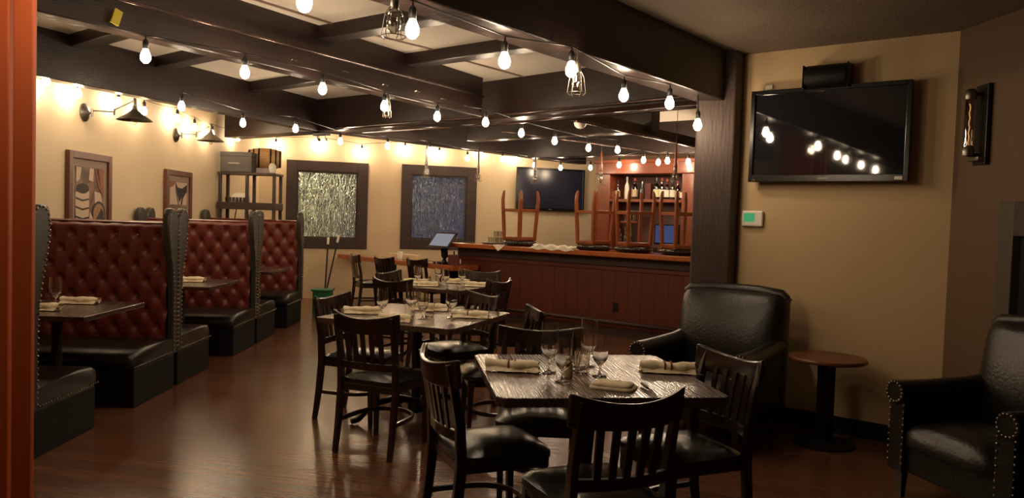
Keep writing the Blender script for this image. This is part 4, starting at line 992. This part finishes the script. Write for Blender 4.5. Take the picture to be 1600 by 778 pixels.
# speaker
x, y = 2.27-nwr[0]*.10, 5.595-nwr[1]*.10
r = thing('wall_speaker', 'black curved speaker mounted just above the large television', 'speaker', (x, y, 2.55), wrm)
m = MB(); pr = [(-.10, .09), (-.085, -.02), (-.05, -.07), (0, -.085), (.05, -.07), (.085, -.02), (.10, .09)]
a = [m.bm.verts.new((-.15, y_, z_)) for z_, y_ in pr]; b = [m.bm.verts.new((.15, y_, z_)) for z_, y_ in pr]; n = len(pr)
for k in range(n): m.bm.faces.new((a[k], a[(k+1) % n], b[(k+1) % n], b[k]))
m.bm.faces.new(a[::-1]); m.bm.faces.new(b); m.obj('grille', 'black', r, bevel=.015, smooth=True, auto=40)
MB().box((0, .09, 0), (.12, .03, .12)).obj('bracket', 'black', r)
for s in (-1, 1): MB().box((s*.152, 0, 0), (.012, .14, .17)).obj('end_cap', 'tvframe', r, bevel=.01)
# thermostat
x, y = 1.85-nwr[0]*.018, 5.92-nwr[1]*.018
r = thing('thermostat', 'white thermostat with a green display below the television', 'thermostat', (x, y, 1.53), wrm)
MB().box((0, 0, 0), (.165, .034, .12)).obj('case', 'white_plastic', r, bevel=.01); MB().box((-.02, -.0178, .008), (.085, .002, .066)).obj('display', 'lcd', r)
x, y = 1.915-nwr[0]*.012, 5.87-nwr[1]*.012
tag(MB().box((x, y, 2.525), (.055, .022, .035), wrm).obj('white_sensor', 'white_plastic', bevel=.004), 'tiny white box on the wall left of the speaker', 'sensor')
# tube sconce on brown wall
bwz = math.atan2(R1[1]-(-.8), R1[0]-3.42)      # direction along brown wall
r = thing('tube_sconce', 'tall black wall sconce with a glass tube on the brown wall', 'wall lamp', (2.925, 4.83, 2.15), 0)
r.rotation_euler = (0, 0, math.radians(-5))
# local -x points into the room
MB().box((-.012, 0, 0), (.022, .15, .50)).obj('wall_plate', 'iron', r, bevel=.004)
MB().tube([(-.09, .0, -.17), (-.09, .0, .17)], .028, 14).obj('glass_tube', 'smoke', r, smooth=True, auto=50)
for s in (-1, 1):
    MB().lathe([(.034, -.02), (.036, 0), (.034, .03), (.022, .045)], (-.09, 0, s*.175), seg=14).obj('end_cap', 'pewter', r, smooth=True, auto=50)
    MB().bar((-.02, 0, s*.19), (-.09, 0, s*.19), .03, .02).obj('bracket', 'iron', r)
MB().tube([(-.09, .008*math.sin(k*1.9), -.13+.26*k/14) for k in range(15)], .003, 6).obj('filament', 'filament', r)
MB().box((-.03, 0, -.215), (.06, .13, .025)).obj('lower_cap', 'pewter', r, bevel=.004)
# fireplace at the right edge
r = thing('fireplace', 'dark framed fireplace surround on the brown wall at the right edge', 'fireplace', (2.955, 4.60, 0), math.radians(-5))
MB().box((-.02, -.08, .83), (.06, .16, 1.66)).obj('surround', mat('grey_brown_surround', (.07, .055, .04), .5), r, bevel=.005)
MB().box((-.02, -1.45, .83), (.06, .16, 1.66)).obj('surround', 'dark_trim', r, bevel=.005)
MB().box((-.02, -.765, 1.56), (.06, 1.21, .20)).obj('lintel', 'dark_trim', r, bevel=.005)
MB().box((.0, -.765, .73), (.02, 1.21, 1.46)).obj('firebox', 'black', r)

# ------------------------------------------------------------------ armchairs
def armchair(loc, fx, fy, label, w_=.86):
    """local: sitter looks along +y, back at -y"""
    r = thing('leather_armchair', label, 'armchair', loc, face_rz(*unit(fx, fy)), 'black leather nailhead armchairs')
    hw = w_/2
    # back with rolled top and wings
    m = MB()
    def fn(u, v):
        x = (u*2-1)*hw*.94; t = v
        z_ = .30+.74*t; y = -.26-.12*t
        if t > .86: q = (t-.86)/.14; y -= .075*q*q; z_ -= .03*q*q
        e = abs(u*2-1); y += .05*(1-e**4)*math.sin(PI*min(1, t*1.05))*.9
        y += .028*(1-e*e)*math.sin(PI*t)
        if e > .85: y -= .05*((e-.85)/.15)**2
        z_ -= .055*t*e**9
        return Vector((x, y, z_))
    def bk(u, v):
        x = (u*2-1)*hw*.94; z_ = .12+.87*v - .055*v*abs(u*2-1)**9; return Vector((x, -.44-.03*v, z_))
    N, K = 20, 14
    F = [[m.bm.verts.new(fn(i/N, j/K)) for j in range(K+1)] for i in range(N+1)]; B = [[m.bm.verts.new(bk(i/N, j/K)) for j in range(K+1)] for i in range(N+1)]
    for i in range(N):
        for j in range(K): m.bm.faces.new((F[i][j], F[i+1][j], F[i+1][j+1], F[i][j+1])); m.bm.faces.new((B[i][j], B[i][j+1], B[i+1][j+1], B[i+1][j]))
        m.bm.faces.new((F[i][K], F[i+1][K], B[i+1][K], B[i][K])); m.bm.faces.new((F[i][0], B[i][0], B[i+1][0], F[i+1][0]))
    for j in range(K): m.bm.faces.new((F[0][j], F[0][j+1], B[0][j+1], B[0][j])); m.bm.faces.new((F[N][j], B[N][j], B[N][j+1], F[N][j+1]))
    m.obj('backrest', 'leather', r, smooth=True, auto=60)
    MB().tube([(-hw*.90, -.45, .955), (-hw*.80, -.455, .985), (-hw*.4, -.455, 1.0), (hw*.4, -.455, 1.0), (hw*.80, -.455, .985), (hw*.90, -.45, .955)], [.03, .04, .042, .042, .04, .03], 12).obj('back_roll', 'leather', r, smooth=True, auto=60)
    for s in (-1, 1):
        xc = s*(hw-.075)
        e = MB(); e.tube([(xc+s*.01, .36, .585), (xc+s*.01, .1, .585), (xc, -.2, .60), (xc, -.40, .63)], [.066, .066, .062, .055], 16).box((xc-s*.005, -.02, .36), (.10, .74, .42)); ar = e.obj('arm', 'leather', r, smooth=True, auto=50)
        m = MB()
        for k in range(16): a = 2*PI*k/16; m.ball((xc+s*.01+.055*math.cos(a), .362, .585+.055*math.sin(a)), .008, 6)
        for k in range(10): m.ball((xc+.045, .352, .52-.036*k), .007, 6); m.ball((xc-.055, .352, .52-.036*k), .007, 6)
        m.obj('nailhead_trim', 'brass', ar, smooth=True, kind='stuff')
        for y in (.30, -.36): MB().bar((s*(hw-.09), y, 0), (s*(hw-.09), y, .16), .03, .03, w1=.05, h1=.05).obj('leg', 'darkwood', r)
    MB().box((0, -.03, .235), (w_-.16, .70, .17)).obj('seat_base', 'leather', r, bevel=.01)
    MB().cushion(w_-.25, .60, .315, .435, .035, c=(0, .08)).obj('seat_cushion', 'leather', r, smooth=True, auto=60)
    return r
armchair((1.40, 5.36, 0), -.61, -.79, 'big black leather armchair against the tan wall beside the pillar', .86)
ac = armchair((2.54, 3.97, 0), -.97, -.26, 'black leather armchair at the bottom right before the brown wall', .84); ac.scale = (1, .86, .99)
# round side table
r = thing('side_table', 'small round orange-brown side table with a black pedestal below the television', 'table', (2.17, 5.20, 0))
MB().lathe([(.0, .572), (.24, .572), (.255, .58), (.255, .592), (.248, .60), (.0, .60)], seg=40, cap=False).obj('tabletop', 'side_top', r, smooth=True, auto=30)
MB().box((0, 0, .30), (.085, .085, .545), .6).obj('pedestal', 'black', r, bevel=.004)
MB().lathe([(.20, 0), (.20, .015), (.05, .03)], seg=28).obj('base', 'black', r, smooth=True, auto=30)
